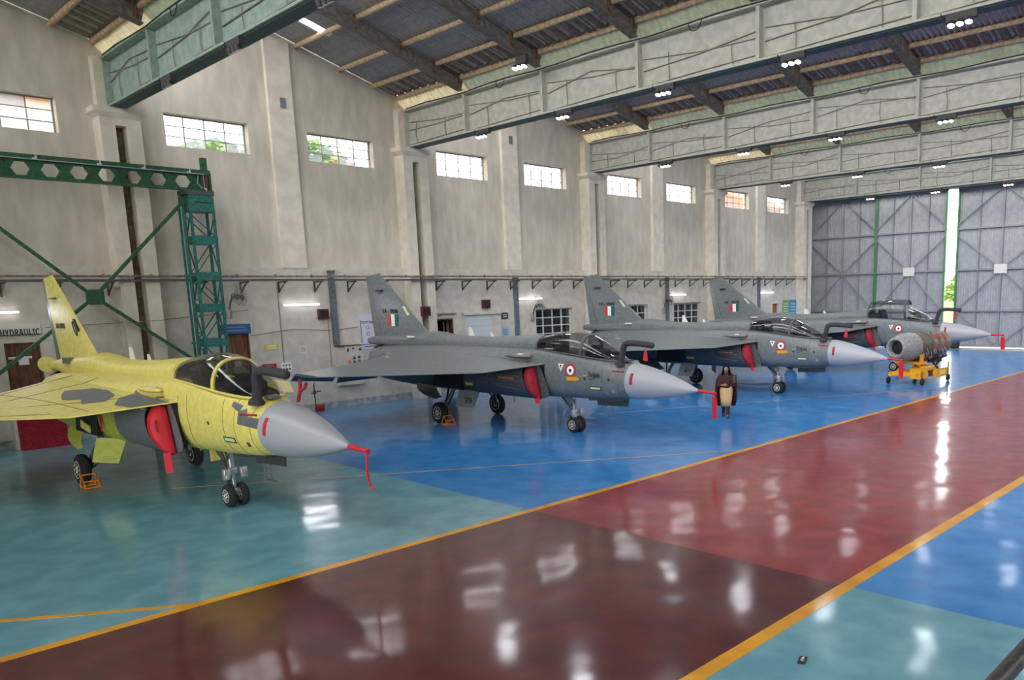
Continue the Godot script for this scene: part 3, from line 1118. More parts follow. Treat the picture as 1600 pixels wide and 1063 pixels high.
func build_jets():
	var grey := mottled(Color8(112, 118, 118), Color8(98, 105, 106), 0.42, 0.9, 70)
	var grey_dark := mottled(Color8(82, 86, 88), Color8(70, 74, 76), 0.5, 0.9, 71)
	var radome := mat(Color8(158, 160, 166), 0.4)
	var yellow := mottled(Color8(222, 210, 112), Color8(208, 196, 102), 0.5, 0.9, 72)
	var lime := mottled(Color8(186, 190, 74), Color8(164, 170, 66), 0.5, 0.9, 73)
	M.patch = mottled(Color8(104, 108, 112), Color8(94, 98, 102), 0.45, 0.9, 74)
	M.gear = mat(Color8(96, 98, 98), 0.4, 0.5)
	M.gear_light = mat(Color8(176, 178, 178), 0.35, 0.6)
	M.hub = mat(Color8(206, 204, 198), 0.45)
	M.canopy = glass(Color8(30, 32, 34), 0.32)
	M.seam = mat(Color8(84, 80, 44), 0.7)
	M.seam_grey = mat(Color8(70, 75, 76), 0.7)
	M.lumi = mat(Color8(200, 226, 176), 0.5)
	M.lumi_rim = mat(Color8(56, 76, 48), 0.6)
	M.flash_red = mat(Color8(186, 54, 50), 0.5)
	M.flash_green = mat(Color8(24, 84, 84), 0.5)
	M.roundel_red = mat(Color8(158, 60, 62), 0.5)
	M.stencil = mat(Color8(186, 120, 92), 0.5)
	M.mark_black = mat(Color8(34, 38, 40), 0.6)
	M.mark_yellow = mat(Color8(224, 158, 24), 0.5)
	M.intake_yellow = mat(Color8(198, 200, 70), 0.5)
	M.wrap = mottled(Color8(62, 60, 66), Color8(46, 45, 50), 0.85, 3.0, 75)
	make_jet(Vector3(5.587, 0, -19.103), 0.032, 0.007, {"skin": yellow, "under": lime, "radome": radome, "dark": M.patch, "frame": yellow, "rudder": M.patch, "serial": "LA-5045", "yellow": true, "open": 0.0, "gear_door": lime,
		"label": "unpainted yellow-primer fighter jet with grey patches, nearest to the green crane"})
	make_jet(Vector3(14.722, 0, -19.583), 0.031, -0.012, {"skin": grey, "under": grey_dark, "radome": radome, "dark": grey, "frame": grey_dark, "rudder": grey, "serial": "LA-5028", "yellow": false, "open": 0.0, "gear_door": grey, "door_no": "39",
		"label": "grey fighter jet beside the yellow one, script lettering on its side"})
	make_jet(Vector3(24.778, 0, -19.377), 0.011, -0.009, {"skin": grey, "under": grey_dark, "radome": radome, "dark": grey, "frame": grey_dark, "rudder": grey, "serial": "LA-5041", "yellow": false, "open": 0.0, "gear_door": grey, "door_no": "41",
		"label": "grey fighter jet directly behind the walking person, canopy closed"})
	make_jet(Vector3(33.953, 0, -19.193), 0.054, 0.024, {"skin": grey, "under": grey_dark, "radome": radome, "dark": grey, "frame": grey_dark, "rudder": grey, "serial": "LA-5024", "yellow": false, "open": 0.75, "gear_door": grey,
		"label": "grey fighter jet with a raised canopy, farthest away before the sliding doors"})


func make_jet(at: Vector3, yaw: float, pitch: float, d: Dictionary):
	var jet := thing("fighter_jet", d.label, "aircraft", at, 0.0, "fighter jets parked in a row")
	jet.rotation = Vector3(-pitch, yaw, 0)
	var Y: bool = d.yellow
	var skin: Material = d.skin
	# fuselage
	var m := Mb.new()
	m.smooth()
	var rings := []
	var s := 6.52
	while s > -4.41:
		var half := half_section(s)
		var ring := []
		for p in half:
			ring.append(P(p.x, p.y, s))
		for i in range(half.size() - 2, 0, -1):
			ring.append(P(-half[i].x, half[i].y, s))
		rings.append(ring)
		s -= 0.21
	m.loft(rings, true, false)
	m.flat()
	m.cap(rings[0], false)
	obj("fuselage", m, skin, jet)
	var tp := Mb.new()
	tp.lathe(P(0, 1.62, -4.36), Vector3(0, 0, -1), [[-0.9, 0.36], [0.0, 0.40], [0.1, 0.47], [0.02, 0.52], [-0.2, 0.53]], 28, false)
	obj("tailpipe", tp, M.dark, jet)
	var tb := Mb.new()
	tb.lathe(P(0, 1.62, -3.6), Vector3(0, 0, -1), [[0.0, 0.4], [0.05, 0.39]], 24)
	obj("bulkhead", tb, M.black, jet)
	# radome
	m = Mb.new()
	var prof := []
	rings = []
	for i in 29:
		var t := i / 28.0
		t = 1.0 - pow(1.0 - t, 1.25)
		var r := radome_r(t)
		var ring := []
		for k in 32:
			var a := TAU * k / 32
			ring.append(P(sin(a) * r, lerpf(1.555, 1.446, t) + cos(a) * r, 6.52 + 1.92 * t))
		rings.append(ring)
	m.smooth()
	m.loft(rings, true, true)
	m.flat()
	m.cap(rings[-1], false)
	obj("radome", m, d.radome, jet)
	# spine behind the canopy
	m = Mb.new()
	m.smooth()
	rings = []
	var sp := [[3.44, 0.445, 2.1, 2.60], [3.0, 0.43, 2.1, 2.61], [2.4, 0.40, 2.1, 2.575], [1.7, 0.365, 2.08, 2.525], [0.6, 0.335, 2.06, 2.50], [-0.5, 0.33, 2.05, 2.52], [-1.0, 0.335, 2.05, 2.585], [-1.4, 0.335, 2.05, 2.61], [-1.9, 0.31, 2.05, 2.585], [-2.5, 0.27, 2.04, 2.52], [-3.2, 0.235, 2.04, 2.47], [-4.2, 0.2, 2.06, 2.42], [-4.9, 0.16, 2.08, 2.34], [-5.08, 0.12, 2.11, 2.31]]
	for q in sp:
		var ring := []
		for k in 28:
			var a := TAU * k / 28
			var mid: float = q[2] + (q[3] - q[2]) * 0.42
			var c := sin(a)
			var v := cos(a)
			ring.append(P(signf(c) * pow(absf(c), 0.85) * q[1], mid + (q[3] - mid if v > 0 else mid - q[2]) * signf(v) * pow(absf(v), 0.8), q[0]))
		rings.append(ring)
	m.loft(rings, true, false)
	m.flat()
	m.cap(rings[-1], true)
	obj("spine", m, skin, jet)
	for q in [[0.3, 0.26, 0.16], [1.2, 0.13, 0.09]]:
		m = Mb.new()
		m.slab(PackedVector2Array([Vector2(-q[2], 0), Vector2(q[2] * 0.7, 0), Vector2(-q[2] * 0.3, q[1]), Vector2(-q[2] * 0.9, q[1])]), -0.012, 0.012, Transform3D(Basis(Vector3(0, 0, 1), Vector3.UP, Vector3(-1, 0, 0)), P(0, 2.5, q[0])))
		obj("antenna_blade", m, M.off_white, jet)
	# fin and rudder
	var root := [2.50, -1.74, -4.76, 2.33]
	var tip := [4.43, -4.30, -5.09, 4.33]
	var fin_th := [0.085, 0.03]
	obj("fin", foil([root, tip], fin_th, 0.0, 0.86), skin, jet)
	obj("rudder", foil([root, tip], fin_th, 0.868, 1.0), d.rudder, jet)
	m = Mb.new()
	m.cbox(P(0, 3.86, -4.24), Vector3(0.26, 0.05, 0.3))
	obj("warning_antenna", m, M.mark_black if not Y else M.patch, jet)
	# wings and elevons
	for side in [1.0, -1.0]:
		obj("wing", wing_mesh(side, 0.35, 4.1, 0.0, 0.84), skin, jet)
		for e in [[1.25, 2.72, 0.32], [2.76, 4.1, 0.36]]:
			var droop: float = (0.64 if e[0] > 2 else 0.85) if side > 0 else 0.1
			var r0 := wing_row(e[0])
			var r1 := wing_row(e[1])
			m = Mb.new()
			m.smooth()
			rings = []
			for q in [[e[0], r0], [e[1], r1]]:
				var w: float = q[0]
				var r: Array = q[1]
				var hs: float = lerpf(r[1], r[2], 0.845)
				var hh := (wing_z(w, hs, true) + wing_z(w, hs, false)) / 2.0
				var th := maxf(wing_z(w, hs, true) - hh, 0.012)
				var L: float = (hs - r[2]) * (0.9 if e[0] > 2 else 0.75) + 0.12
				var ring := []
				for k in [[0.0, 1.0], [0.5, 0.62], [1.0, 0.1], [1.0, -0.1], [0.5, -0.62], [0.0, -1.0]]:
					var dd := Vector2(-L * k[0], th * k[1]).rotated(droop)
					ring.append(P(w * side, hh + dd.y - 0.002, hs + dd.x))
				rings.append(ring)
			m.flat()
			m.loft(rings, true, side < 0)
			m.cap(rings[0], side < 0)
			m.cap(rings[1], side > 0)
			obj("elevon", m, skin, jet)
		for q in [1.7, 2.74, 3.5]:
			m = Mb.new()
			var r := wing_row(q)
			var hs: float = lerpf(r[1], r[2], 0.84)
			m.ball(P(q * side, wing_z(q, hs + 0.2, false) - 0.0, hs + 0.1), Vector3(0.05, 0.06, 0.36), 10, 8)
			obj("actuator_fairing", m, d.under, jet)
		# intake trunk
		m = Mb.new()
		m.smooth()
		rings = []
		for q in [[3.5, 1.0, 0.0], [2.9, 1.0, 0.0], [2.0, 1.0, 0.0], [0.6, 0.98, 0.0], [-0.8, 0.94, 0.02], [-2.0, 0.84, 0.05], [-3.0, 0.68, 0.12], [-3.7, 0.5, 0.2]]:
			var keys := [Vector2(0.42, 1.94), Vector2(0.78, 1.91), Vector2(0.96, 1.76), Vector2(1.015, 1.47), Vector2(0.95, 1.2), Vector2(0.78, 1.02), Vector2(0.5, 0.97), Vector2(0.42, 1.3)]
			var ring := []
			for i in 8:
				var a: Vector2 = keys[(i + 7) % 8]
				var b: Vector2 = keys[i]
				var c: Vector2 = keys[(i + 1) % 8]
				var e: Vector2 = keys[(i + 2) % 8]
				for k in 4:
					var u := k / 4.0
					var x := catmull(a.x, b.x, c.x, e.x, u)
					var y := catmull(a.y, b.y, c.y, e.y, u)
					x = 0.42 + (x - 0.42) * q[1]
					y = 1.5 + (y - 1.5) * (1.0 - q[2])
					var ds := 0.0
					if q[0] > 3.4:
						ds = (1.6 - y) * 0.28
					ring.append(P(x * side, y, q[0] + ds))
			rings.append(ring)
		m.loft(rings.slice(0, 3), true, side < 0)
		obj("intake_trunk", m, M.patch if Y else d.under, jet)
		m = Mb.new()
		m.smooth()
		m.loft(rings.slice(2), true, side < 0)
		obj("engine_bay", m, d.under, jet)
		m = Mb.new()
		var back := []
		for p in rings[1]:
			back.append(p + Vector3(0, 0, 0.2))
		m.flat()
		m.cap(back, side < 0)
		obj("intake_duct", m, M.black, jet)
		m = Mb.new()
		m.slab(PackedVector2Array([Vector2(3.1, 1.93), Vector2(3.72, 1.93), Vector2(3.86, 1.75), Vector2(4.0, 1.45), Vector2(4.12, 1.18), Vector2(4.1, 1.05), Vector2(3.95, 1.0), Vector2(3.1, 1.0)]), -0.008, 0.008, Transform3D(Basis(Vector3(0, 0, 1), Vector3.UP, Vector3(-1, 0, 0)), P(0.665 * side, 0, 0)))
		obj("splitter_plate", m, M.patch if Y else d.under, jet)
		m = Mb.new()
		m.box(P(0.66, 1.05, 3.3).min(P(0.5, 1.9, 3.9)) if side > 0 else P(-0.66, 1.05, 3.3).min(P(-0.5, 1.9, 3.9)), P(0.66, 1.05, 3.3).max(P(0.5, 1.9, 3.9)) if side > 0 else P(-0.66, 1.05, 3.3).max(P(-0.5, 1.9, 3.9)))
		obj("diverter", m, M.black, jet)
		m = Mb.new()
		m.ball(P(0.68 * side, 2.075, 2.95), Vector3(0.09, 0.05, 0.55), 12, 8)
		obj("root_fairing", m, skin, jet)
	# red and white blanks on the root fairing
	m = Mb.new()
	m.cbox(P(0.68, 2.125, 3.1), Vector3(0.09, 0.05, 0.16))
	obj("vent_plug", m, M.off_white, jet)
	m = Mb.new()
	m.cbox(P(0.62, 2.11, 3.36), Vector3(0.13, 0.04, 0.22))
	if not Y:
		obj("vent_plug", m, mat(Color8(176, 110, 108), 0.7), jet)
	# canopy, windscreen, arch
	var cp := Node3D.new()
	cp.name = "canopy"
	jet.add_child(cp, true)
	cp.position = P(0.44, 2.2, 4.2)
	cp.rotation.z = d.open
	var off := -cp.position
	m = Mb.new()
	m.smooth()
	rings = []
	for q in [[3.46, 0.44, 2.265, 2.60], [3.75, 0.45, 2.25, 2.66], [4.1, 0.455, 2.225, 2.71], [4.45, 0.458, 2.2, 2.735], [4.78, 0.458, 2.17, 2.715], [5.06, 0.455, 2.145, 2.66]]:
		var ring := []
		for p in arch(q[1], q[2], q[3], q[0]):
			ring.append(p + off)
		rings.append(ring)
	m.loft(rings, false, true)
	obj("canopy_glass", m, M.canopy, cp)
	for q in [[3.44, 0.44, 2.265, 2.60, 0.05], [5.03, 0.455, 2.147, 2.662, 0.075]]:
		m = Mb.new()
		m.flat()
		var r4 := [arch(q[1], q[2], q[3], q[0], 20, 0.012), arch(q[1], q[2], q[3], q[0] + q[4], 20, 0.012 if q[0] < 4 else 0.004), arch(q[1], q[2], q[3], q[0] + q[4], 20, -0.03), arch(q[1], q[2], q[3], q[0], 20, -0.03), arch(q[1], q[2], q[3], q[0], 20, 0.012)]
		for r in r4:
			for i in r.size():
				r[i] += off
		m.loft(r4, false, true)
		obj("canopy_frame", m, d.frame, cp)
	for side in [1, -1]:
		m = Mb.new()
		m.tube([P(0.452 * side, 2.262, 3.46) + off, P(0.462 * side, 2.222, 4.1) + off, P(0.465 * side, 2.17, 4.78) + off, P(0.462 * side, 2.143, 5.08) + off], 0.022, 6)
		obj("canopy_frame", m, d.frame, cp)
	m = Mb.new()
	m.smooth()
	rings = []
	for q in [[5.12, 0.455, 2.14, 2.645], [5.4, 0.435, 2.115, 2.52], [5.7, 0.39, 2.09, 2.365], [5.95, 0.32, 2.065, 2.22], [6.12, 0.22, 2.05, 2.115], [6.2, 0.1, 2.035, 2.055]]:
		rings.append(arch(q[1], q[2], q[3], q[0]))
	m.loft(rings, false, true)
	obj("windscreen", m, M.canopy, jet)
	m = Mb.new()
	var low := []
	for q in [[5.06, 0.462, 2.14], [5.4, 0.445, 2.112], [5.7, 0.4, 2.085], [5.95, 0.33, 2.06], [6.12, 0.23, 2.048], [6.2, 0.1, 2.045], [6.22, 0.0, 2.04]]:
		low.append(P(q[1], q[2], q[0]))
	var rim := low.duplicate()
	for i in range(low.size() - 2, -1, -1):
		rim.append(Vector3(-low[i].x, low[i].y, low[i].z))
	m.tube(rim, 0.024, 6)
	obj("windscreen_rim", m, d.frame, jet)
	# cockpit
	m = Mb.new()
	m.smooth()
	rings = []
	for q in [[3.5, 0.42, 2.265], [4.2, 0.43, 2.22], [5.0, 0.43, 2.145], [5.6, 0.38, 2.105], [6.05, 0.22, 2.065]]:
		rings.append([P(q[1], q[2] - 0.005, q[0]), P(q[1] * 0.85, q[2] - 0.03, q[0]), P(0, q[2] - 0.035, q[0]), P(-q[1] * 0.85, q[2] - 0.03, q[0]), P(-q[1], q[2] - 0.005, q[0])])
	m.loft(rings, false, true)
	obj("cockpit_tub", m, M.black, jet)
	m = Mb.new()
	m.rbox(P(0, 2.36, 3.98), Vector3(0.42, 0.42, 0.14), 0.04, Basis(Vector3.RIGHT, -0.25))
	m.rbox(P(0, 2.5, 3.86), Vector3(0.3, 0.2, 0.2), 0.04)
	m.box(P(0.2, 2.18, 3.6), P(-0.2, 2.45, 3.85))
	obj("ejection_seat", m, M.dark, jet)
	m = Mb.new()
	m.rbox(P(0, 2.2, 5.3), Vector3(0.6, 0.2, 0.4), 0.05, Basis(Vector3.RIGHT, 0.2))
	m.cbox(P(0, 2.34, 5.22), Vector3(0.2, 0.12, 0.16))
	obj("instrument_coaming", m, M.dark, jet)
	m = Mb.new()
	m.cbox(P(0, 2.44, 5.16), Vector3(0.2, 0.16, 0.008), Basis(Vector3.RIGHT, -0.7))
	obj("head_up_display", m, glass(Color8(120, 140, 130), 0.3), jet)
	# refuelling probe under its dark wrap, on the right of the windscreen
	m = Mb.new()
	m.tube(curve([P(0.30, 1.98, 6.28), P(0.31, 2.2, 6.36), P(0.32, 2.42, 6.42), P(0.32, 2.5, 6.5), P(0.31, 2.52, 6.68), P(0.3, 2.505, 7.0), P(0.28, 2.48, 7.25)], 6), 0.075, 14)
	m.ball(P(0.28, 2.48, 7.25), Vector3(0.078, 0.078, 0.07), 12, 8)
	m.lathe(P(0.3, 1.97, 6.27), Vector3(0, 1, 0.15), [[0.0, 0.13], [0.05, 0.12], [0.1, 0.08]], 14)
	obj("refuelling_probe", m, M.wrap, jet)
	m = Mb.new()
	m.cbox(P(0.05, 2.06, 6.32), Vector3(0.16, 0.05, 0.22))
	obj("sensor_bump", m, M.patch, jet)
	# markings on the side
	if not Y:
		var rc := Vector2(4.82, 1.775)
		var rd := Vector2(0.0, 0.0)
		decal("roundel", disc(rc, 0.19), 0.004, M.roundel_red, jet)
		decal("roundel", disc(rc, 0.115), 0.008, M.white, jet)
		decal("roundel", disc(rc, 0.045), 0.012, M.mark_black, jet)
		decal("warning_triangle", [Vector2(4.39, 1.93), Vector2(4.59, 1.93), Vector2(4.49, 1.74)], 0.004, M.white, jet)
		decal("warning_triangle", [Vector2(4.445, 1.905), Vector2(4.535, 1.905), Vector2(4.49, 1.82)], 0.008, M.roundel_red, jet)
		if d.open == 0.0:
			decal("rescue_arrow", [Vector2(4.68, 1.51), Vector2(5.02, 1.52), Vector2(5.13, 1.57), Vector2(5.02, 1.62), Vector2(4.68, 1.61)], 0.006, M.mark_yellow, jet)
			var n0 := side_w(5.6, 1.76) + 0.024
			letters("name_lettering", "Tejas", 0.13, 0.006, M.mark_black, Transform3D(Basis(Vector3(0, 0, 1), Vector3(0.12, 1, 0).normalized(), Vector3(-1, 0.12, 0).normalized()), P(n0, 1.7, 5.6)), jet, 0.4, true, true)
			decal("stencil_line", rect(5.24, 5.36, 1.66, 1.68), 0.004, M.mark_yellow, jet)
			decal("stencil_line", rect(5.26, 5.33, 1.56, 1.62), 0.004, M.mark_black, jet)
			decal("stencil_line", rect(5.42, 5.52, 1.565, 1.59), 0.004, M.mark_black, jet)
	decal("formation_light", rect(5.41, 5.80, 1.31, 1.41), 0.004, M.lumi_rim, jet)
	decal("formation_light", rect(5.45, 5.76, 1.335, 1.385), 0.008, M.lumi, jet)
	decal("access_panel", rect(6.1, 6.18, 1.28, 1.36), 0.004, M.gear_light if not Y else M.lumi_rim, jet)
	decal("access_panel", disc(Vector2(5.0 if Y else 6.05, 1.6), 0.035, 10), 0.004, M.mark_black, jet)
	# seams
	m = Mb.new()
	for q in [6.3, 5.85, 4.25] + ([5.5, 3.9] if Y else []):
		var line := []
		for p in half_section(q):
			if p.y < 2.05 and p.y > 1.05:
				line.append(P(p.x + 0.001, p.y, q))
		m.tube(line, 0.004, 4)
	obj("panel_seam", m, M.seam if Y else M.seam_grey, jet)
	# probe by the radome under a red sleeve
	m = Mb.new()
	m.tube([P(0.42, 1.82, 6.5), P(0.5, 1.83, 6.44), P(0.58, 1.84, 6.25)], 0.018, 8)
	obj("vane_sleeve", m, M.red_dark, jet)
	decal("radome_strap", rect(6.68, 6.75, 1.52, 1.79), 0.012, M.red_dark if not Y else M.red, jet)
	# fin markings
	var ft := Basis(Vector3(0, 0, 1), Vector3.UP, Vector3(-1, 0, 0))
	var fw := 0.072
	letters("serial_number", d.serial if Y else d.serial.replace("-", " - "), 0.12, 0.012, M.mark_black, Transform3D(ft, P(fw - 0.005, 3.2, -3.74 if not Y else -4.0)), jet, 0.82 if not Y else 0.62)
	if not Y:
		for q in [[-3.86, -3.68, M.flash_red, 0.02], [-3.68, -3.49, M.white, 0.0], [-3.49, -3.32, M.flash_green, 0.0]]:
			m = Mb.new()
			m.box(P(fw + 0.012, 2.72, q[0]), P(-fw - 0.012, 3.1, q[1]).max(P(0, 0, -99)))
			m = Mb.new()
			m.slab(PackedVector2Array([Vector2(q[0], 2.72), Vector2(q[1], 2.72), Vector2(q[1], 3.1), Vector2(q[0], 3.1)]), fw - 0.03, fw + 0.008, Transform3D(ft, Vector3.ZERO))
			obj("fin_flash", m, q[2], jet)
	m = Mb.new()
	m.slab(PackedVector2Array([Vector2(-3.06, 3.36), Vector2(-2.98, 3.36), Vector2(-2.72, 3.09), Vector2(-2.80, 3.07)]), 0.03, 0.066, Transform3D(ft, Vector3.ZERO))
	obj("formation_light", m, M.lumi if not Y else M.mark_black, jet)
	# nose gear: the wheels meet the floor whatever the pitch
	var drop := -4.46 * tan(pitch)
	m = Mb.new()
	m.cyl(P(0, 1.08, 4.38), P(0, 0.55, 4.42), 0.055, 14)
	m.cyl(P(0, 0.6, 4.42), P(0, 0.26 + drop, 4.45), 0.036, 12)
	m.cyl(P(0.14, 0.21 + drop, 4.46), P(-0.14, 0.21 + drop, 4.46), 0.035, 10)
	m.rbox(P(0, 0.62, 4.42), Vector3(0.15, 0.12, 0.16), 0.02)
	m.rbox(P(0, 0.29 + drop, 4.45), Vector3(0.12, 0.1, 0.14), 0.02)
	obj("nose_strut", m, M.gear_light, jet)
	m = Mb.new()
	m.bar(P(0.0, 0.56, 4.33), P(0, 0.4 + drop * 0.5, 4.24), 0.08, 0.03)
	m.bar(P(0, 0.4 + drop * 0.5, 4.24), P(0, 0.28 + drop, 4.36), 0.08, 0.03)
	m.bar(P(0.07, 1.06, 3.95), P(0.06, 0.66, 4.36), 0.04, 0.05)
	m.bar(P(-0.07, 1.06, 3.95), P(-0.06, 0.66, 4.36), 0.04, 0.05)
	m.tube([P(0.06, 0.95, 4.45), P(0.09, 0.7, 4.5), P(0.06, 0.4, 4.5)], 0.012, 6)
	obj("drag_brace", m, M.gear, jet)
	for w in [0.115, -0.115]:
		wheel("nose_wheel", P(w, 0.21 + drop, 4.46), Vector3(1, 0, 0), 0.21, 0.13, jet, M.hub)
	for w in [0.15, -0.15]:
		m = Mb.new()
		m.rbox(P(w, 0.58, 4.52), Vector3(0.12, 0.2, 0.1), 0.015)
		m.lathe(P(w, 0.53, 4.57), Vector3(0, 0, 1), [[0.0, 0.045], [0.02, 0.04], [0.005, 0.01]], 12)
		obj("landing_light", m, M.gear_light, jet)
	m = Mb.new()
	m.slab(PackedVector2Array([Vector2(3.95, 1.08), Vector2(4.35, 1.08), Vector2(4.55, 0.84), Vector2(4.42, 0.84)]), 0.14, 0.16, Transform3D(ft, Vector3.ZERO))
	obj("nose_gear_door", m, d.gear_door if not Y else M.gear, jet)
	if Y:
		m = Mb.new()
		m.cbox(P(0.12, 0.93, 4.18), Vector3(0.26, 0.26, 0.02))
		obj("nose_gear_door", m, skin, jet)
	m = Mb.new()
	m.slab(PackedVector2Array([Vector2(5.1, 1.06), Vector2(6.2, 1.14), Vector2(6.15, 0.86), Vector2(5.12, 0.82)]), -0.15, -0.13, Transform3D(ft, Vector3.ZERO))
	m.slab(PackedVector2Array([Vector2(5.1, 1.04), Vector2(6.2, 1.1), Vector2(6.2, 1.06), Vector2(5.1, 0.98)]), -0.13, 0.2, Transform3D(ft, Vector3.ZERO))
	obj("belly_door", m, M.gear if not Y else M.steel_dark, jet)
	m = Mb.new()
	for q in [5.42, 5.62]:
		m.tube([P(-0.12, 0.84, q), P(-0.1, 0.62, q + 0.06), P(-0.1, 0.56, q + 0.12), P(-0.12, 0.57, q + 0.2)], 0.012, 6)
	obj("boarding_rung", m, M.gear, jet)
	# main gear
	for side in [1.0, -1.0]:
		m = Mb.new()
		m.cyl(P(0.72 * side, 1.15, 0.35), P(0.93 * side, 0.5, 0.08), 0.06, 14)
		m.cyl(P(0.9 * side, 0.58, 0.1), P(0.96 * side, 0.36, 0.02), 0.045, 12)
		m.cyl(P(0.94 * side, 0.32, 0.0), P(1.08 * side, 0.32, 0.0), 0.05, 12)
		m.bar(P(0.6 * side, 1.05, -0.15), P(0.92 * side, 0.52, 0.06), 0.05, 0.05)
		m.bar(P(0.86 * side, 0.62, 0.22), P(0.92 * side, 0.42, 0.28), 0.05, 0.03)
		m.bar(P(0.92 * side, 0.42, 0.28), P(0.96 * side, 0.33, 0.06), 0.05, 0.03)
		obj("main_strut", m, M.gear, jet)
		m = Mb.new()
		m.slab(PackedVector2Array([Vector2(-0.35, 1.1), Vector2(0.95, 1.08), Vector2(1.05, 1.5), Vector2(0.9, 1.74), Vector2(-0.2, 1.74)]), (0.93 if side > 0 else -1.02), (1.02 if side > 0 else -0.93), Transform3D(ft, Vector3.ZERO))
		obj("wheel_well", m, M.black, jet)
		wheel("main_wheel", P(1.1 * side, 0.32, 0.0), Vector3(side, -0.05, 0).normalized(), 0.32, 0.2, jet, M.hub)
		m = Mb.new()
		var q := [P(0.62 * side, 1.08, 0.95), P(1.02 * side, 1.1, 0.5), P(1.12 * side, 0.62, 0.42), P(0.78 * side, 0.58, 0.82)]
		var nn: Vector3 = (q[1] - q[0]).cross(q[2] - q[0]).normalized() * 0.012
		for k in 4:
			q[k] += Vector3(0, -0.06, 0.35)
		m.box8([q[3] - nn, q[2] - nn, q[2] + nn, q[3] + nn, q[0] - nn, q[1] - nn, q[1] + nn, q[0] + nn])
		var gd := obj("main_gear_door", m, d.gear_door, jet)
		if side > 0 and d.has("door_no"):
			var ax: Vector3 = (q[0] - q[1]).normalized()
			var ay: Vector3 = (q[0] - q[3]).normalized()
			var az: Vector3 = ax.cross(ay).normalized()
			ay = az.cross(ax)
			letters("door_number", d.door_no, 0.16, 0.008, M.mark_black, Transform3D(Basis(ax, ay, az), (q[0] + q[2]) / 2.0 + az * 0.014 - ay * 0.06), gd)
		if Y and side > 0:
			m = Mb.new()
			for k in [0.28, 0.68]:
				var c: Vector3 = q[0].lerp(q[1], k).lerp(q[3].lerp(q[2], k), 0.5)
				m.bar(c + Vector3(0, 0.14, 0) + nn.normalized() * -0.02, c - Vector3(0, 0.1, 0) + nn.normalized() * -0.02, 0.06, 0.03)
			obj("door_rib", m, skin, gd)
		# curved belly door behind the wheel
		m = Mb.new()
		m.smooth()
		rings = []
		for k in 7:
			var t := k / 6.0
			var a := t * 1.1
			rings.append([P((0.82 + 0.24 * sin(a * 1.4)) * side, 1.12 - 0.42 * t - 0.04 * sin(PI * t), -1.4 + 1.15 * t * t), P((0.82 + 0.24 * sin(a * 1.4)) * side, 1.12 - 0.34 * t, -0.5 + 0.6 * t)])
		m.loft(rings, false, side > 0)
		obj("belly_door", m, d.under, jet)
	if Y:
		m = Mb.new()
		m.slab(PackedVector2Array([Vector2(1.2, 1.62), Vector2(1.26, 1.64), Vector2(1.38, 1.4), Vector2(1.32, 1.2), Vector2(1.3, 1.38)]), 1.04, 1.06, Transform3D(ft, Vector3.ZERO))
		obj("safety_ribbon", m, M.red, jet)
		m = Mb.new()
		m.slab(PackedVector2Array([Vector2(0.55, 1.62), Vector2(0.75, 1.62), Vector2(0.75, 1.72), Vector2(0.55, 1.72)]), 1.03, 1.05, Transform3D(ft, Vector3.ZERO))
		m.slab(PackedVector2Array([Vector2(0.1, 1.2), Vector2(0.6, 1.12), Vector2(0.62, 1.26), Vector2(0.15, 1.36)]), 1.03, 1.06, Transform3D(ft, Vector3.ZERO))
		obj("bay_bracket", m, skin, jet)
		for q in [2.75, 3.0, 3.28]:
			m = Mb.new()
			m.cbox(P(0.93, 1.765, q), Vector3(0.06, 0.05, 0.16), Basis(Vector3(0, 0, 1), 0.6))
			obj("stencil_mark", m, M.lumi, jet)
		paint_patches(jet, skin)
	else:
		# intake warning stencil: nested outlines on the trunk
		var tr := Mb.new()
		for k in [0.0, 0.07]:
			tr.tube([P(1.018, 1.52, 2.05 + k * 3), P(0.975, 1.74 - k, 2.5), P(0.95, 1.78 - k, 3.3)], 0.008, 4)
			tr.tube([P(1.018, 1.48, 2.05 + k * 3), P(0.985, 1.28 + k, 2.5), P(0.955, 1.21 + k, 3.3)], 0.008, 4)
		for k in [1.44, 1.58]:
			tr.tube([P(1.018, k, 2.5), P(1.018, k, 3.3)], 0.009, 4)
		tr.cbox(P(1.014, 1.51, 2.85), Vector3(0.012, 0.06, 0.6))
		obj("intake_stencil", tr, M.stencil, jet)
		m = Mb.new()
		m.cbox(P(0.96, 1.28, 1.25), Vector3(0.03, 0.16, 0.3), Basis(Vector3(0, 0, 1), -0.3))
		obj("ground_lock_flag", m, mat(Color8(206, 206, 70), 0.6), jet)
		for q in [[1.2, -2.2], [1.5, -1.9], [1.6, -1.75]]:
			m = Mb.new()
			m.cbox(P(q[0], wing_z(q[0], q[1], true) + 0.004, q[1]), Vector3(0.05, 0.006, 0.22))
			obj("stencil_line", m, M.lumi, jet)
		m = Mb.new()
		m.cbox(P(0.62, 1.62, -3.85), Vector3(0.02, 0.05, 0.32))
		obj("formation_light", m, M.lumi, jet)
		m = Mb.new()
		m.rbox(P(0.3, 2.42, -2.35), Vector3(0.1, 0.06, 0.34), 0.02)
		obj("vent_plug", m, M.off_white, jet)
		m = Mb.new()
		for q in [[-3.3, 1.86], [-3.42, 1.86], [-3.32, 1.76], [-3.45, 1.76], [-3.5, 1.55], [-3.62, 1.55]]:
			m.ball(P(side_w(q[0], q[1]) + 0.004, q[1], q[0]), Vector3(0.02, 0.022, 0.022), 8, 6)
		obj("vent_hole", m, M.mark_black, jet)
	fit_covers(jet, d)


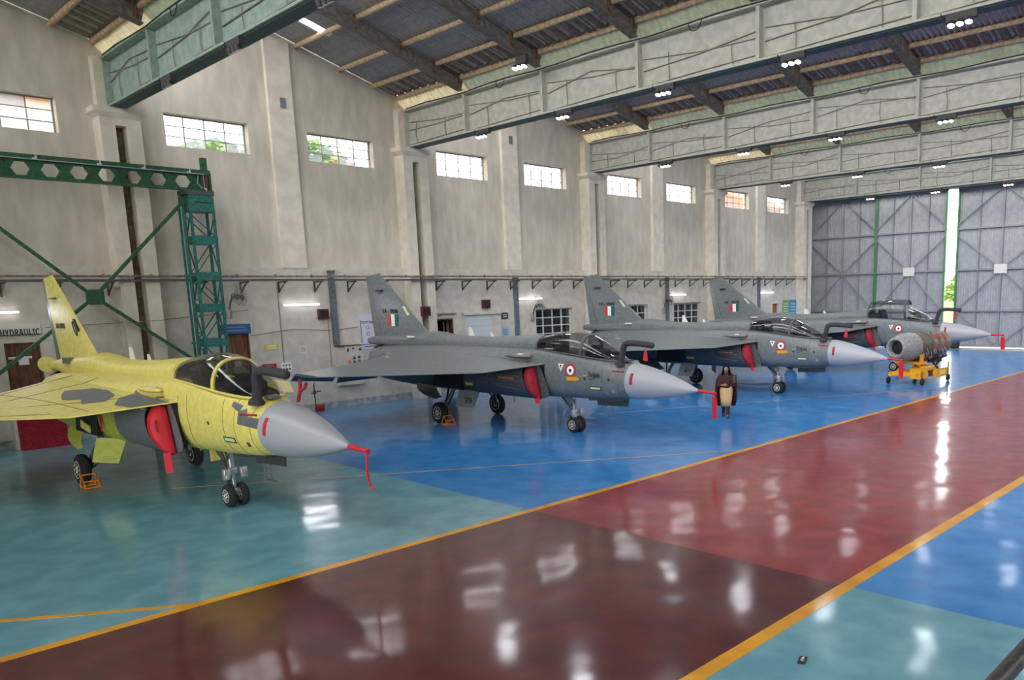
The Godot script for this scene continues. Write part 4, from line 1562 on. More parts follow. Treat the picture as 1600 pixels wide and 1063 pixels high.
func paint_patches(jet: Node, skin: Material):
	# grey filler patches over the primer, following the skin
	for poly in [
		[Vector2(1.05, 2.5), Vector2(0.74, 2.45), Vector2(0.7, 3.86), Vector2(0.95, 3.7), Vector2(1.22, 3.52), Vector2(1.3, 3.0)],
		[Vector2(1.3, 0.3), Vector2(0.99, 1.0), Vector2(0.94, 1.65), Vector2(1.0, 2.15), Vector2(1.28, 2.47), Vector2(1.56, 2.16), Vector2(1.44, 1.75), Vector2(1.62, 1.3), Vector2(1.5, 0.8)],
	]:
		var m := Mb.new()
		m.flat()
		var pl := PackedVector2Array()
		for i in poly.size():
			for k in 4:
				pl.append(poly[i].lerp(poly[(i + 1) % poly.size()], k / 4.0))
		# cut into cells so the patch follows the wing
		for a in 12:
			for b in 41:
				var cell := PackedVector2Array([Vector2(0.3 + a * 0.12, -2.0 + b * 0.15), Vector2(0.42 + a * 0.12, -2.0 + b * 0.15), Vector2(0.42 + a * 0.12, -1.85 + b * 0.15), Vector2(0.3 + a * 0.12, -1.85 + b * 0.15)])
				for piece in Geometry2D.intersect_polygons(pl, cell):
					var idx := Geometry2D.triangulate_polygon(piece)
					for i in range(0, idx.size(), 3):
						var v := []
						for k in 3:
							var p: Vector2 = piece[idx[i + k]]
							v.append(P(p.x, skin_top(p.x, p.y) + 0.006, p.y))
						m.tri(v[0], v[1], v[2])
		obj("filler_patch", m, M.patch, jet)
	decal("filler_patch", [Vector2(5.75, 2.0), Vector2(6.0, 1.94), Vector2(5.98, 1.86), Vector2(6.12, 1.9), Vector2(6.2, 1.78), Vector2(6.5, 1.76), Vector2(6.5, 1.6), Vector2(5.95, 1.65), Vector2(5.95, 1.84), Vector2(5.75, 1.92)], 0.005, M.patch, jet)
	# seams on the wing
	var m := Mb.new()
	for l in [[Vector2(1.0, 2.6), Vector2(1.6, 1.9), Vector2(3.9, -2.0)], [Vector2(0.6, 0.0), Vector2(2.6, -0.6)], [Vector2(0.5, -2.0), Vector2(3.6, -1.6)], [Vector2(1.7, 3.0), Vector2(1.9, -1.8)], [Vector2(2.1, 2.4), Vector2(4.0, -1.3)]]:
		for i in l.size() - 1:
			var run := []
			for k in 9:
				var p: Vector2 = l[i].lerp(l[i + 1], k / 8.0)
				run.append(P(p.x, skin_top(p.x, p.y) + 0.001, p.y))
			m.tube(run, 0.006, 4)
	obj("panel_seam", m, M.seam, jet)
	# drag parachute door standing open behind the fin
	m = Mb.new()
	m.lathe(P(0.05, 2.22, -5.55), Vector3(0.3, 0.1, -1), [[0.0, 0.2], [0.02, 0.21], [0.06, 0.17], [0.08, 0.05]], 20)
	m.bar(P(0.0, 2.22, -5.05), P(0.03, 2.22, -5.55), 0.05, 0.05)
	obj("parachute_door", m, skin, jet)
	m = Mb.new()
	m.cbox(P(0.22, 2.4, -3.2), Vector3(0.16, 0.14, 0.3))
	obj("open_vent", m, M.patch, jet)
	# oval outline on the fin
	m = Mb.new()
	var ov := []
	for i in 17:
		var a := TAU * i / 16
		var c := Vector2(-2.98, 3.14) + Vector2(-0.42, 0.55).normalized() * cos(a) * 0.2 + Vector2(0.55, 0.42).normalized() * sin(a) * 0.06
		ov.append(P(0.062, c.y, c.x))
	m.tube(ov, 0.012, 6)
	obj("outline_mark", m, M.mark_black, jet)


func skin_top(w: float, s: float) -> float:
	var y := wing_z(maxf(w, 0.36), s, true)
	var sec := half_section(s)
	for i in sec.size() - 1:
		if (sec[i].x - w) * (sec[i + 1].x - w) <= 0.0 and absf(sec[i].x - sec[i + 1].x) > 1e-5:
			y = maxf(y, lerpf(sec[i].y, sec[i + 1].y, (w - sec[i].x) / (sec[i + 1].x - sec[i].x)))
			break
	return y


# loose covers: they lie on or hang from the jet, so they are things of their own
func fit_covers(jet: Node3D, d: Dictionary):
	var who: String = {"LA-5045": "the yellow jet", "LA-5028": "the grey jet beside the yellow one", "LA-5041": "the grey jet behind the walking person", "LA-5024": "the jet with the raised canopy"}[d.serial]
	var Y: bool = d.yellow
	var o := thing("intake_cover", "red padded cover plugging the air intake of " + who, "cover", Vector3.ZERO, 0.0, "red intake covers")
	o.transform = jet.transform
	var m := Mb.new()
	m.smooth()
	var rings := []
	for q in [[-0.06, 1.0], [0.05, 1.0], [0.09, 0.94], [0.11, 0.8], [0.12, 0.4]]:
		var ring := []
		for p in [Vector2(0.69, 1.82), Vector2(0.79, 1.85), Vector2(0.9, 1.77), Vector2(0.98, 1.63), Vector2(1.01, 1.46), Vector2(0.99, 1.29), Vector2(0.92, 1.13), Vector2(0.84, 1.02), Vector2(0.76, 0.96), Vector2(0.69, 0.97), Vector2(0.685, 1.2), Vector2(0.685, 1.6)]:
			var c := Vector2(0.84, 1.45)
			var v: Vector2 = c + (p - c) * q[1]
			ring.append(P(v.x, v.y, 3.62 + q[0] - (v.x - 0.7) * 0.12 + (1.6 - v.y) * 0.28))
		rings.append(ring)
	m.loft(rings, true, true)
	m.flat()
	m.cap(rings[-1], false)
	m.cap(rings[0], true)
	obj("pad", m, M.red if Y else M.red_dark, o)
	m = Mb.new()
	m.tube(curve([P(0.86, 1.62, 3.66), P(0.93, 1.56, 3.74), P(0.94, 1.45, 3.78), P(0.88, 1.36, 3.74)], 4), 0.014, 6)
	obj("grab_loop", m, M.red, o)
	m = Mb.new()
	var tl := 0.36 if Y else 0.14
	m.slab(PackedVector2Array([Vector2(-0.06, 0), Vector2(0.06, 0), Vector2(0.07, -tl), Vector2(-0.05, -tl)]), -0.01, 0.01, Transform3D(Basis(Vector3.UP, -0.5), P(0.84, 1.02, 3.86)))
	obj("streamer", m, M.red, o)
	# pitot sleeve with its streamer
	o = thing("pitot_cover", "red sleeve and streamer on the nose probe of " + who, "cover", Vector3.ZERO, 0.0, "red pitot covers")
	o.transform = jet.transform
	m = Mb.new()
	m.lathe(P(0, 1.446, 8.40), Vector3(0, -0.06, 1), [[0.0, 0.03], [0.05, 0.045], [0.25, 0.035], [0.44, 0.03], [0.46, 0.04], [0.5, 0.04]], 12)
	obj("sleeve", m, M.red, o)
	m = Mb.new()
	if Y:
		m.tube(curve([P(0.0, 1.41, 8.86), P(0.02, 1.3, 8.88), P(0.02, 1.1, 8.86), P(-0.02, 0.92, 8.84), P(-0.05, 0.86, 8.9)], 4), 0.018, 6)
	else:
		m.bar(P(0, 1.44, 8.86), P(0, 1.3, 8.86), 0.02, 0.02)
		m.slab(PackedVector2Array([Vector2(-0.09, 0), Vector2(0.09, 0), Vector2(0.1, -0.3), Vector2(0.08, -0.52), Vector2(-0.1, -0.5)]), -0.012, 0.012, Transform3D(Basis(Vector3.UP, 1.1), P(0, 1.34, 8.86)))
	obj("streamer", m, M.red, o)
	if not Y:
		o = thing("warning_tag", "small red tag hanging from the wrapped probe of " + who, "tag", Vector3.ZERO, 0.0, "red tags on the wrapped probes")
		o.transform = jet.transform
		m = Mb.new()
		m.tube([P(0.3, 2.44, 7.1), P(0.33, 2.36, 7.1)], 0.008, 5)
		m.slab(PackedVector2Array([Vector2(-0.03, 0), Vector2(0.03, 0), Vector2(0.06, -0.26), Vector2(-0.06, -0.24)]), -0.008, 0.008, Transform3D(Basis(Vector3.UP, -0.8), P(0.33, 2.36, 7.1)))
		obj("streamer", m, M.red, o)
	else:
		o = thing("sensor_cover", "red forked cover standing left of the windscreen of the yellow jet", "cover", Vector3.ZERO)
		o.transform = jet.transform
		m = Mb.new()
		m.tube([P(-0.3, 1.95, 6.45), P(-0.33, 2.15, 6.5), P(-0.34, 2.32, 6.5)], 0.03, 8)
		m.tube([P(-0.32, 2.1, 6.48), P(-0.36, 2.18, 6.6), P(-0.37, 2.26, 6.64)], 0.026, 8)
		obj("sleeve", m, M.red_dark, o)
	# wheel chocks
	if d.serial in ["LA-5045", "LA-5028"]:
		o = thing("wheel_chock", "orange tubular chock against the right main wheel of " + who, "chock", Vector3.ZERO, 0.0, "orange wheel chocks")
		o.transform = Transform3D(Basis(Vector3.UP, jet.rotation.y), jet.position)
		for w in [0.98, 1.24]:
			m = Mb.new()
			m.tube([P(w, 0.015, 0.56), P(w, 0.26, 0.36), P(w, 0.015, 0.24), P(w, 0.015, 0.56)], 0.016, 6)
			obj("side_frame", m, M.orange, o)
		for q in [[0.015, 0.56], [0.26, 0.36], [0.13, 0.46], [0.015, 0.24]]:
			m = Mb.new()
			m.cyl(P(0.97, q[0], q[1]), P(1.25, q[0], q[1]), 0.015, 8)
			obj("cross_bar", m, M.orange, o)


# ---------------------------------------------------------------- crane and wall
func build_crane():
	var z := -24.77
	var o := thing("gantry_crane", "green steel gantry with a castellated beam and a teal lattice tower by the wall", "crane", Vector3(0, 0, z))
	# castellated beam
	var holes := []
	for i in 17:
		var c := Vector2(9.16 - 0.627 * i, 7.03)
		holes.append(PackedVector2Array([c + Vector2(-0.2, 0), c + Vector2(-0.1, -0.16), c + Vector2(0.1, -0.16), c + Vector2(0.2, 0), c + Vector2(0.1, 0.16), c + Vector2(-0.1, 0.16)]))
	var b := Mb.new()
	# web cut into cells round each hole
	for h in holes:
		var cx: float = (h[0].x + h[3].x) / 2.0
		var x0 := cx - 0.3135
		var x1 := cx + 0.3135
		for part in [
			[Vector2(x0, 6.84), Vector2(x1, 6.84), h[2], h[1]], [h[5], h[4], Vector2(x1, 7.24), Vector2(x0, 7.24)],
			[Vector2(x0, 6.84), h[1], h[0], h[5], Vector2(x0, 7.24)], [h[2], Vector2(x1, 6.84), Vector2(x1, 7.24), h[4], h[3]]]:
			b.slab(PackedVector2Array(part), -0.012, 0.012)
	b.box(Vector3(9.47, 6.84, -0.012), Vector3(9.72, 7.24, 0.012))
	obj("beam_web", b, M.crane_green, o)
	b = Mb.new()
	b.box(Vector3(-1.2, 7.24, -0.11), Vector3(9.9, 7.29, 0.11))
	b.box(Vector3(-1.2, 7.29, -0.06), Vector3(9.9, 7.38, 0.06))
	obj("top_flange", b, M.crane_green, o)
	obj("bottom_flange", add_box(Vector3(-1.2, 6.79, -0.11), Vector3(9.72, 6.84, 0.11)), M.crane_green, o)
	b = Mb.new()
	b.tube([Vector3(-1.2, 7.25, 0.14), Vector3(9.7, 7.25, 0.14)], 0.014, 6)
	obj("power_rail", b, M.alu, o)
	for x in [-0.6, 0.9, 2.4, 3.9, 5.7, 7.1, 8.15, 9.3]:
		b = Mb.new()
		b.box(Vector3(x - 0.05, 7.25, 0.1), Vector3(x + 0.05, 7.3, 0.16))
		b.cyl(Vector3(x + 0.03, 7.27, 0.13), Vector3(x + 0.03, 7.36, 0.13), 0.02, 8)
		obj("rail_clip", b, M.alu, o)
	for x in [1.1, 3.9, 5.1, 7.6]:
		obj("web_stiffener", add_box(Vector3(x - 0.01, 6.84, -0.1), Vector3(x + 0.01, 7.24, 0.1)), M.crane_green, o)
	b = Mb.new()
	b.box(Vector3(9.62, 6.84, -0.1), Vector3(9.66, 7.3, 0.1))
	b.box(Vector3(9.84, 6.76, -0.1), Vector3(9.9, 7.3, 0.1))
	obj("end_plate", b, M.crane_green, o)
	obj("stop_post", add_box(Vector3(9.68, 7.38, -0.06), Vector3(9.84, 7.72, 0.06)), M.crane_green, o)
	b = Mb.new()
	b.cyl(Vector3(9.78, 6.9, 0.06), Vector3(9.78, 7.26, 0.06), 0.06, 12)
	obj("buffer", b, M.maroon, o)
	b = Mb.new()
	b.tube([Vector3(9.55, 7.2, 0.1), Vector3(9.5, 7.0, 0.12), Vector3(9.62, 6.86, 0.12)], 0.02, 6)
	obj("cable", b, M.cable_grey, o)
	# two lattice towers; only the right one is in view
	for tx in [9.5, 3.6]:
		var t := Node3D.new()
		t.name = "lattice_tower"
		o.add_child(t, true)
		t.position = Vector3(tx, 0, 0)
		b = Mb.new()
		b.box(Vector3(-0.42, 6.66, -0.3), Vector3(0.36, 6.78, 0.3))
		obj("cap_plate", b, M.steel_dark, t)
		b = Mb.new()
		b.box(Vector3(-0.34, 6.2, -0.27), Vector3(0.34, 6.66, 0.27))
		obj("cap_box", b, M.crane_teal, t)
		obj("shadow_slot", add_box(Vector3(-0.2, 6.44, 0.27), Vector3(0.3, 6.47, 0.276)), M.dark, t)
		for cx in [-0.31, 0.31]:
			for cz in [-0.24, 0.24]:
				b = Mb.new()
				b.box(Vector3(cx - 0.04, 0, cz - 0.01), Vector3(cx + 0.04, 6.2, cz + 0.01))
				b.box(Vector3(cx - 0.01, 0, cz - 0.04), Vector3(cx + 0.01, 6.2, cz + 0.04))
				b.box(Vector3(cx - 0.03, 0, cz - 0.03), Vector3(cx + 0.03, 6.2, cz + 0.03))
				obj("corner_post", b, M.crane_teal, t)
		var ys := [6.2, 5.42, 4.4, 3.5, 2.5, 1.5, 0.3]
		for i in ys.size():
			var y: float = ys[i]
			if i > 0:
				for cz in [-0.255, 0.255]:
					obj("batten_plate", add_box(Vector3(-0.35, y - 0.12, cz - 0.01), Vector3(0.35, y + 0.12, cz + 0.01)), M.crane_teal, t)
				for cx in [-0.33, 0.33]:
					obj("batten_plate", add_box(Vector3(cx - 0.01, y - 0.1, -0.26), Vector3(cx + 0.01, y + 0.1, 0.26)), M.crane_teal, t)
				var f := 1.0 if i % 2 else -1.0
				for cz in [-0.25, 0.25]:
					b = Mb.new()
					b.bar(Vector3(-0.3 * f, ys[i - 1] - 0.1, cz), Vector3(0.3 * f, y + 0.1, cz), 0.05, 0.02)
					obj("lacing_bar", b, M.crane_teal, t)
				for cx in [-0.32, 0.32]:
					b = Mb.new()
					b.bar(Vector3(cx, ys[i - 1] - 0.1, 0.22 * f), Vector3(cx, y + 0.1, -0.22 * f), 0.02, 0.05)
					obj("lacing_bar", b, M.steel_dark if cx < 0 else M.crane_teal, t)
		obj("base_plate", add_box(Vector3(-0.45, 0, -0.4), Vector3(0.45, 0.04, 0.4)), M.crane_teal, t)
	# ladder fixed to the tower's left side
	b = Mb.new()
	b.box(Vector3(8.98, 0.0, 0.18), Vector3(9.03, 6.3, 0.23))
	b.box(Vector3(9.0, 0.0, -0.14), Vector3(9.05, 6.3, -0.09))
	obj("ladder_rail", b, M.crane_teal, o)
	for i in 8:
		b = Mb.new()
		b.bar(Vector3(9.0, 0.45 + 0.47 * i, 0.2), Vector3(9.2, 0.45 + 0.47 * i, 0.2), 0.05, 0.05)
		obj("ladder_rung", b, M.crane_teal, o)
	for y in [2.52, 4.42]:
		b = Mb.new()
		b.box(Vector3(8.86, y - 0.025, 0.14), Vector3(9.3, y + 0.025, 0.26))
		obj("ladder_bracket", b, M.crane_teal, o)
	# cross bracing
	for q in [[Vector3(9.12, 6.5, 0.05), Vector3(6.62, 3.86, 0.05)], [Vector3(6.62, 3.86, 0.05), Vector3(9.15, 1.85, 0.05)], [Vector3(6.62, 3.86, 0.05), Vector3(4.0, 6.3, 0.05)], [Vector3(6.62, 3.86, 0.05), Vector3(4.0, 1.75, 0.05)]]:
		b = Mb.new()
		b.bar(q[0], q[1], 0.09, 0.08)
		obj("brace", b, M.crane_green, o)
	b = Mb.new()
	b.slab(PackedVector2Array([Vector2(6.42, 3.75), Vector2(6.5, 3.66), Vector2(6.76, 3.66), Vector2(6.84, 3.75), Vector2(6.84, 4.0), Vector2(6.76, 4.06), Vector2(6.5, 4.06), Vector2(6.42, 4.0)]), 0.04, 0.11)
	obj("gusset_plate", b, M.crane_green, o)
	obj("gusset_plate", add_box(Vector3(8.98, 6.38, 0.0), Vector3(9.2, 6.6, 0.1)), M.crane_green, o)


# a fan on an arm, its guard of rings and three blades
func wall_fan(label: String, at: Vector3, turn: float, tilt: float):
	var o := thing("wall_fan", label, "fan", at, turn, "fans on the long wall")
	var head := Transform3D(Basis(Vector3.RIGHT, tilt), Vector3(0, 0.55, 0.34))
	var b := Mb.new()
	b.rbox(Vector3(0, 0, 0.06), Vector3(0.16, 0.26, 0.12), 0.02)
	obj("mount", b, M.cable_grey, o)
	b = Mb.new()
	b.tube(curve([Vector3(0, 0.1, 0.08), Vector3(0, 0.35, 0.14), head.origin - head.basis.z * 0.12], 4), 0.025, 8)
	obj("arm", b, M.bracket, o)
	b = Mb.new()
	b.lathe(head * Vector3(0, 0, -0.16), head.basis.z, [[0.0, 0.03], [0.03, 0.08], [0.14, 0.08], [0.17, 0.04]], 14)
	obj("motor", b, M.bracket, o)
	b = Mb.new()
	for k in [[0.0, 0.1], [0.02, 0.3], [0.08, 0.33], [0.14, 0.3], [0.16, 0.08], [0.155, 0.19]]:
		var ring := []
		for i in 25:
			ring.append(head * Vector3(cos(TAU * i / 24) * k[1], sin(TAU * i / 24) * k[1], k[0]))
		b.tube(ring, 0.007, 5)
	for i in 12:
		var d := Vector3(cos(TAU * i / 12), sin(TAU * i / 12), 0)
		b.tube([head * (d * 0.1), head * (d * 0.31 + Vector3(0, 0, 0.02)), head * (d * 0.33 + Vector3(0, 0, 0.08)), head * (d * 0.3 + Vector3(0, 0, 0.14)), head * (d * 0.06 + Vector3(0, 0, 0.16))], 0.005, 4)
	obj("guard", b, M.cable_grey, o)
	for i in 3:
		b = Mb.new()
		var f := head * Transform3D(Basis(Vector3.BACK, TAU * i / 3) * Basis(Vector3.UP, 0.4), Vector3(0, 0, 0.07))
		b.slab(PackedVector2Array([Vector2(-0.03, 0.03), Vector2(0.03, 0.03), Vector2(0.1, 0.16), Vector2(0.07, 0.27), Vector2(-0.06, 0.26), Vector2(-0.07, 0.14)]), -0.004, 0.004, f)
		obj("blade", b, M.bracket, o)


func panel(called: String, label: String, cat: String, lo: Vector2, hi: Vector2, m: Material, depth := 0.03, z := -25.66, group := "") -> Node3D:
	var o := thing(called, label, cat, Vector3((lo.x + hi.x) / 2.0, lo.y, z), 0.0, group)
	var b := Mb.new()
	var w := (hi.x - lo.x) / 2.0
	b.box(Vector3(-w, 0, 0), Vector3(w, hi.y - lo.y, depth))
	obj("board", b, m, o)
	return o


# small strips standing for lines of print too small to read
func print_lines(o: Node3D, w: float, h: float, rows: int, m: Material, z: float, y0 := 0.15, y1 := 0.85):
	var b := Mb.new()
	for i in rows:
		var y := h * lerpf(y0, y1, (i + 0.5) / rows)
		var l := w * rng.randf_range(0.55, 0.86)
		b.box(Vector3(-l / 2.0, y - h * 0.22 * (y1 - y0) / rows, z), Vector3(l / 2.0, y + h * 0.22 * (y1 - y0) / rows, z + 0.003))
	obj("print", b, m, o)


func build_wall_fittings():
	var zf := -25.66
	# pipes and the cable tray on its brackets
	var o := thing("wall_pipe", "thin rust-brown pipe running along the wall above the cable tray", "pipe", Vector3(0, 4.42, -25.14))
	var b := Mb.new()
	b.tube([Vector3(-10.5, 0, 0), Vector3(16.6, 0, 0), Vector3(18.6, 0.01, 0), Vector3(44.8, 0, 0)], 0.03, 8)
	obj("run", b, M.pipe, o)
	for i in 43:
		obj("clip", add_box(Vector3(-6.0 + 1.18 * i, -0.045, -0.035), Vector3(-5.95 + 1.18 * i, 0.06, 0.035)), M.pipe, o)
	o = thing("cable_tray", "dark cable tray carried along the wall on triangular brackets", "tray", Vector3(0, 4.27, zf))
	b = Mb.new()
	b.box(Vector3(-10.5, 0.0, 0.49), Vector3(44.9, 0.02, 0.6))
	b.box(Vector3(-10.5, 0.0, 0.6), Vector3(44.9, 0.05, 0.61))
	obj("tray", b, M.pipe_dark, o)
	b = Mb.new()
	for k in 4:
		var run := []
		for i in 46:
			run.append(Vector3(-10.0 + 1.19 * i, 0.045 + 0.015 * sin(i * 1.3 + k), 0.515 + 0.022 * k + 0.006 * sin(i * 0.7 + k * 2)))
		b.tube(run, 0.013, 6)
	obj("cable", b, M.cable, o)
	for i in 40:
		var x := 10.83 - 1.205 * 9 + 1.205 * i
		if x > 44.8:
			break
		var in_column := false
		for bx in [-1.4] + BEAM_X:
			in_column = in_column or absf(x - bx) < 0.56
		if in_column:
			continue
		b = Mb.new()
		b.box(Vector3(x - 0.02, -0.36, 0.0), Vector3(x + 0.02, 0.0, 0.04))
		b.box(Vector3(x - 0.02, -0.04, 0.0), Vector3(x + 0.02, 0.0, 0.61))
		b.bar(Vector3(x, -0.32, 0.03), Vector3(x, -0.03, 0.5), 0.03, 0.03)
		obj("bracket", b, M.bracket, o)
	var i0 := 0
	for q in [[13.84, "behind the first grey jet's fin"], [21.92, "beside the second tube light from the crane"], [31.83, "right of the third grey fin"], [40.28, "near the doors"]]:
		o = thing("cable_duct", "grey vertical cable duct on the wall " + ["left of the electrical cabinet's top", "left of the tube light by the big window", "behind the third jet beside a fan", "nearest the sliding doors"][i0], "duct", Vector3(q[0], 2.13 if i0 == 0 else 1.9, zf), 0.0, "grey cable ducts")
		obj("duct", add_box(Vector3(-0.1, 0, 0), Vector3(0.1, 2.5, 0.1)), M.duct, o)
		obj("duct_cap", add_box(Vector3(-0.12, 2.42, 0), Vector3(0.12, 2.5, 0.11)), M.pipe_dark, o)
		i0 += 1
	# tube lights
	i0 = 0
	for q in [[3.9, 5.09], [12.14, 13.32], [22.1, 23.3], [32.07, 33.28], [40.5, 41.8]]:
		o = thing("tube_light", "fluorescent tube light on the wall " + ["above the HYDRAULIC board", "between the blue signboard and the grey duct", "above the big barred window behind the first grey canopy", "behind the second grey jet's canopy", "nearest the sliding doors"][i0], "light", Vector3((q[0] + q[1]) / 2.0, 3.52, zf), 0.0, "tube lights along the wall")
		var L: float = (q[1] - q[0]) / 2.0
		obj("batten", add_box(Vector3(-L - 0.04, -0.03, 0.0), Vector3(L + 0.04, 0.03, 0.05)), M.white, o)
		b = Mb.new()
		b.cyl(Vector3(-L, 0, 0.085), Vector3(L, 0, 0.085), 0.03, 10)
		obj("tube", b, M.tube, o)
		var a := AreaLight3D.new()
		a.name = "tube_glow"
		o.add_child(a)
		a.position = Vector3(0, -0.02, 0.13)
		a.rotation.y = PI
		a.area_size = Vector2(L * 2.0, 0.06)
		a.light_energy = 0.12
		a.light_color = Color(0.97, 0.96, 1.0)
		a.area_range = 30.0
		a.shadow_enabled = true
		i0 += 1
	# brown doors
	for q in [[5.09, 0.78, 1.2, 1.53, "brown wooden door under the HYDRAULIC board at the head of the red steps", M.wood_dark], [10.575, 0.75, 0.0, 2.68, "brown wooden door under the blue signboard beside the crane tower", M.wood]]:
		o = thing("wooden_door", q[4], "door", Vector3(q[0], q[2], -25.8))
		var w: float = q[1] / 2.0
		var h: float = q[3]
		b = Mb.new()
		b.box(Vector3(-w, 0, -0.05), Vector3(-w + 0.05, h, 0.08))
		b.box(Vector3(w - 0.05, 0, -0.05), Vector3(w, h, 0.08))
		b.box(Vector3(-w + 0.05, h - 0.05, -0.05), Vector3(w - 0.05, h, 0.08))
		obj("door_frame", b, M.wood_dark, o)
		obj("leaf", add_box(Vector3(-w + 0.05, 0, -0.03), Vector3(w - 0.05, h - 0.05, 0.02)), q[5], o)
		obj("notice", add_box(Vector3(-0.1, h * 0.62, 0.02), Vector3(0.12, h * 0.62 + 0.16, 0.025)), M.off_white, o)
		if q[2] > 0:
			obj("name_strip", add_box(Vector3(-w + 0.08, h - 0.42, 0.02), Vector3(0.2, h - 0.36, 0.025)), M.off_white, o)
		b = Mb.new()
		b.cyl(Vector3(w - 0.12, h * 0.5 - 0.08, 0.05), Vector3(w - 0.12, h * 0.5 + 0.08, 0.05), 0.015, 8)
		b.box(Vector3(w - 0.15, h * 0.5 - 0.03, 0.0), Vector3(w - 0.09, h * 0.5 + 0.03, 0.05))
		obj("handle", b, M.steel_dark, o)
	struct("door_frame", add_box(Vector3(4.4, 0.9, -26.0), Vector3(5.8, 1.2, -25.64)), M.duct)
	o = panel("sign_board", "pale board lettered HYDRAULIC above the brown door", "sign", Vector2(3.95, 2.93), Vector2(5.53, 3.21), M.off_white, 0.04)
	letters("lettering", "HYDRAULIC", 0.17, 0.02, M.bracket, Transform3D(Basis(), Vector3(0.33, 0.065, 0.045)), o, 0.84)
	obj("edge_trim", add_box(Vector3(-0.79, 0.0, 0.04), Vector3(0.79, 0.02, 0.05)), M.wood_dark, o)
	# red steps
	o = thing("carpeted_steps", "short flight of steps under red carpet leading to the brown door", "steps", Vector3(5.18, 0, -24.98))
	for i in 4:
		obj("step", add_box(Vector3(-0.52, 0.29 * i, -0.66), Vector3(0.52, 0.29 * (i + 1), -0.16 * i)), carpet(), o)
	obj("side_kerb", add_box(Vector3(-0.6, 0, -0.66), Vector3(-0.52, 0.9, -0.3)), M.plaster_low, o)
	# signs and notices
	o = panel("sign_board", "blue signboard over the brown door beside the crane tower", "sign", Vector2(10.1, 2.69), Vector2(11.0, 2.98), M.blue_sign, 0.05)
	print_lines(o, 0.8, 0.29, 2, mat(Color8(96, 140, 184), 0.5), 0.05)
	o = panel("sign_board", "small yellow sign on the wall right of the blue-topped door", "sign", Vector2(11.38, 2.10), Vector2(11.86, 2.31), mat(Color8(206, 190, 110), 0.6), 0.02)
	print_lines(o, 0.46, 0.21, 2, mat(Color8(232, 226, 190), 0.6), 0.02)
	o = panel("notice", "grey printed paper on the wall below the second tube light", "notice", Vector2(12.55, 1.95), Vector2(12.78, 2.18), M.off_white, 0.008)
	print_lines(o, 0.22, 0.23, 4, M.frame_grey, 0.008)
	o = panel("sign_board", "narrow red plate on the wall left of the socket panel", "sign", Vector2(11.26, 1.55), Vector2(11.72, 1.67), M.red_dark, 0.02)
	print_lines(o, 0.42, 0.12, 1, mat(Color8(206, 120, 120), 0.6), 0.02, 0.25, 0.75)
	o = panel("socket_panel", "white socket panel with two rows of switches right of the red plate", "switchboard", Vector2(11.86, 1.38), Vector2(12.2, 1.68), M.white, 0.06)
	for i in 3:
		b = Mb.new()
		b.box(Vector3(-0.13 + i * 0.1, 0.05, 0.06), Vector3(-0.07 + i * 0.1, 0.11, 0.07))
		obj("socket", b, M.bracket, o)
		b = Mb.new()
		b.rbox(Vector3(-0.1 + i * 0.1, 0.21, 0.065), Vector3(0.06, 0.06, 0.02), 0.01)
		obj("switch", b, M.frame_grey, o)
	o = thing("conduit", "thin grey conduit dropping from the cable tray to the socket panel", "pipe", Vector3(11.98, 1.68, zf))
	b = Mb.new()
	b.cyl(Vector3(0, 0, 0.02), Vector3(0, 2.58, 0.02), 0.018, 8)
	obj("pipe", b, M.cable_grey, o)
	o = thing("conduit", "sagging grey cable strung on the wall under the second tube light", "cable", Vector3(11.0, 2.65, zf))
	b = Mb.new()
	b.tube(curve([Vector3(0.0, -0.05, 0.02), Vector3(0.9, 0.05, 0.03), Vector3(1.5, 0.08, 0.03), Vector3(2.6, 0.0, 0.03), Vector3(3.3, 0.03, 0.02), Vector3(3.7, 0.06, 0.02)], 5), 0.012, 6)
	obj("cable", b, M.cable_grey, o)
	o = thing("conduit", "grey conduit dropping down the wall left of the dark speaker box", "pipe", Vector3(13.62, 0.9, zf))
	b = Mb.new()
	b.cyl(Vector3(0, 0, 0.02), Vector3(0, 2.2, 0.02), 0.014, 8)
	obj("pipe", b, M.cable_grey, o)
	o = thing("conduit", "thin wire running across the wall behind the yellow fin", "cable", Vector3(3.0, 3.0, zf))
	b = Mb.new()
	b.tube([Vector3(2.65, 0.1, 0.02), Vector3(4.25, 0.15, 0.02), Vector3(4.5, 0.16, 0.5), Vector3(5.5, 0.2, 0.5), Vector3(5.6, 0.2, 0.02), Vector3(8.0, 0.4, 0.02)], 0.01, 5)
	obj("cable", b, M.cable_grey, o)
	i0 = 0
	for q in [[13.27, 3.02, zf], [20.16, 3.19, zf], [17.0, 3.0, -25.2]]:
		o = thing("speaker_box", "dark maroon speaker box on the wall " + ["left of the grey duct by the poster", "above the white roller shutter", "just behind the first grey fin's leading edge"][i0], "speaker", Vector3(q[0] + 0.165, q[1], q[2]), 0.0, "maroon speaker boxes")
		b = Mb.new()
		b.box(Vector3(-0.165, 0, 0), Vector3(0.165, 0.34, 0.16))
		obj("cabinet", b, M.maroon, o)
		obj("grille", add_box(Vector3(-0.13, 0.04, 0.16), Vector3(0.13, 0.3, 0.168)), mat(Color8(52, 26, 28), 0.9), o)
		i0 += 1
	# electrical cabinet
	o = thing("electrical_cabinet", "pale grey electrical cabinet with gauges behind the first grey wing", "cabinet", Vector3(14.24, 0.75, zf))
	b = Mb.new()
	b.box(Vector3(-0.46, 0, 0), Vector3(-0.2, 1.33, 0.16))
	b.box(Vector3(-0.2, 0, 0), Vector3(0.46, 1.33, 0.22))
	obj("body", b, mat(Color8(196, 192, 180), 0.5), o)
	obj("top_rail", add_box(Vector3(-0.48, 1.33, 0.0), Vector3(0.46, 1.36, 0.24)), M.wood_dark, o)
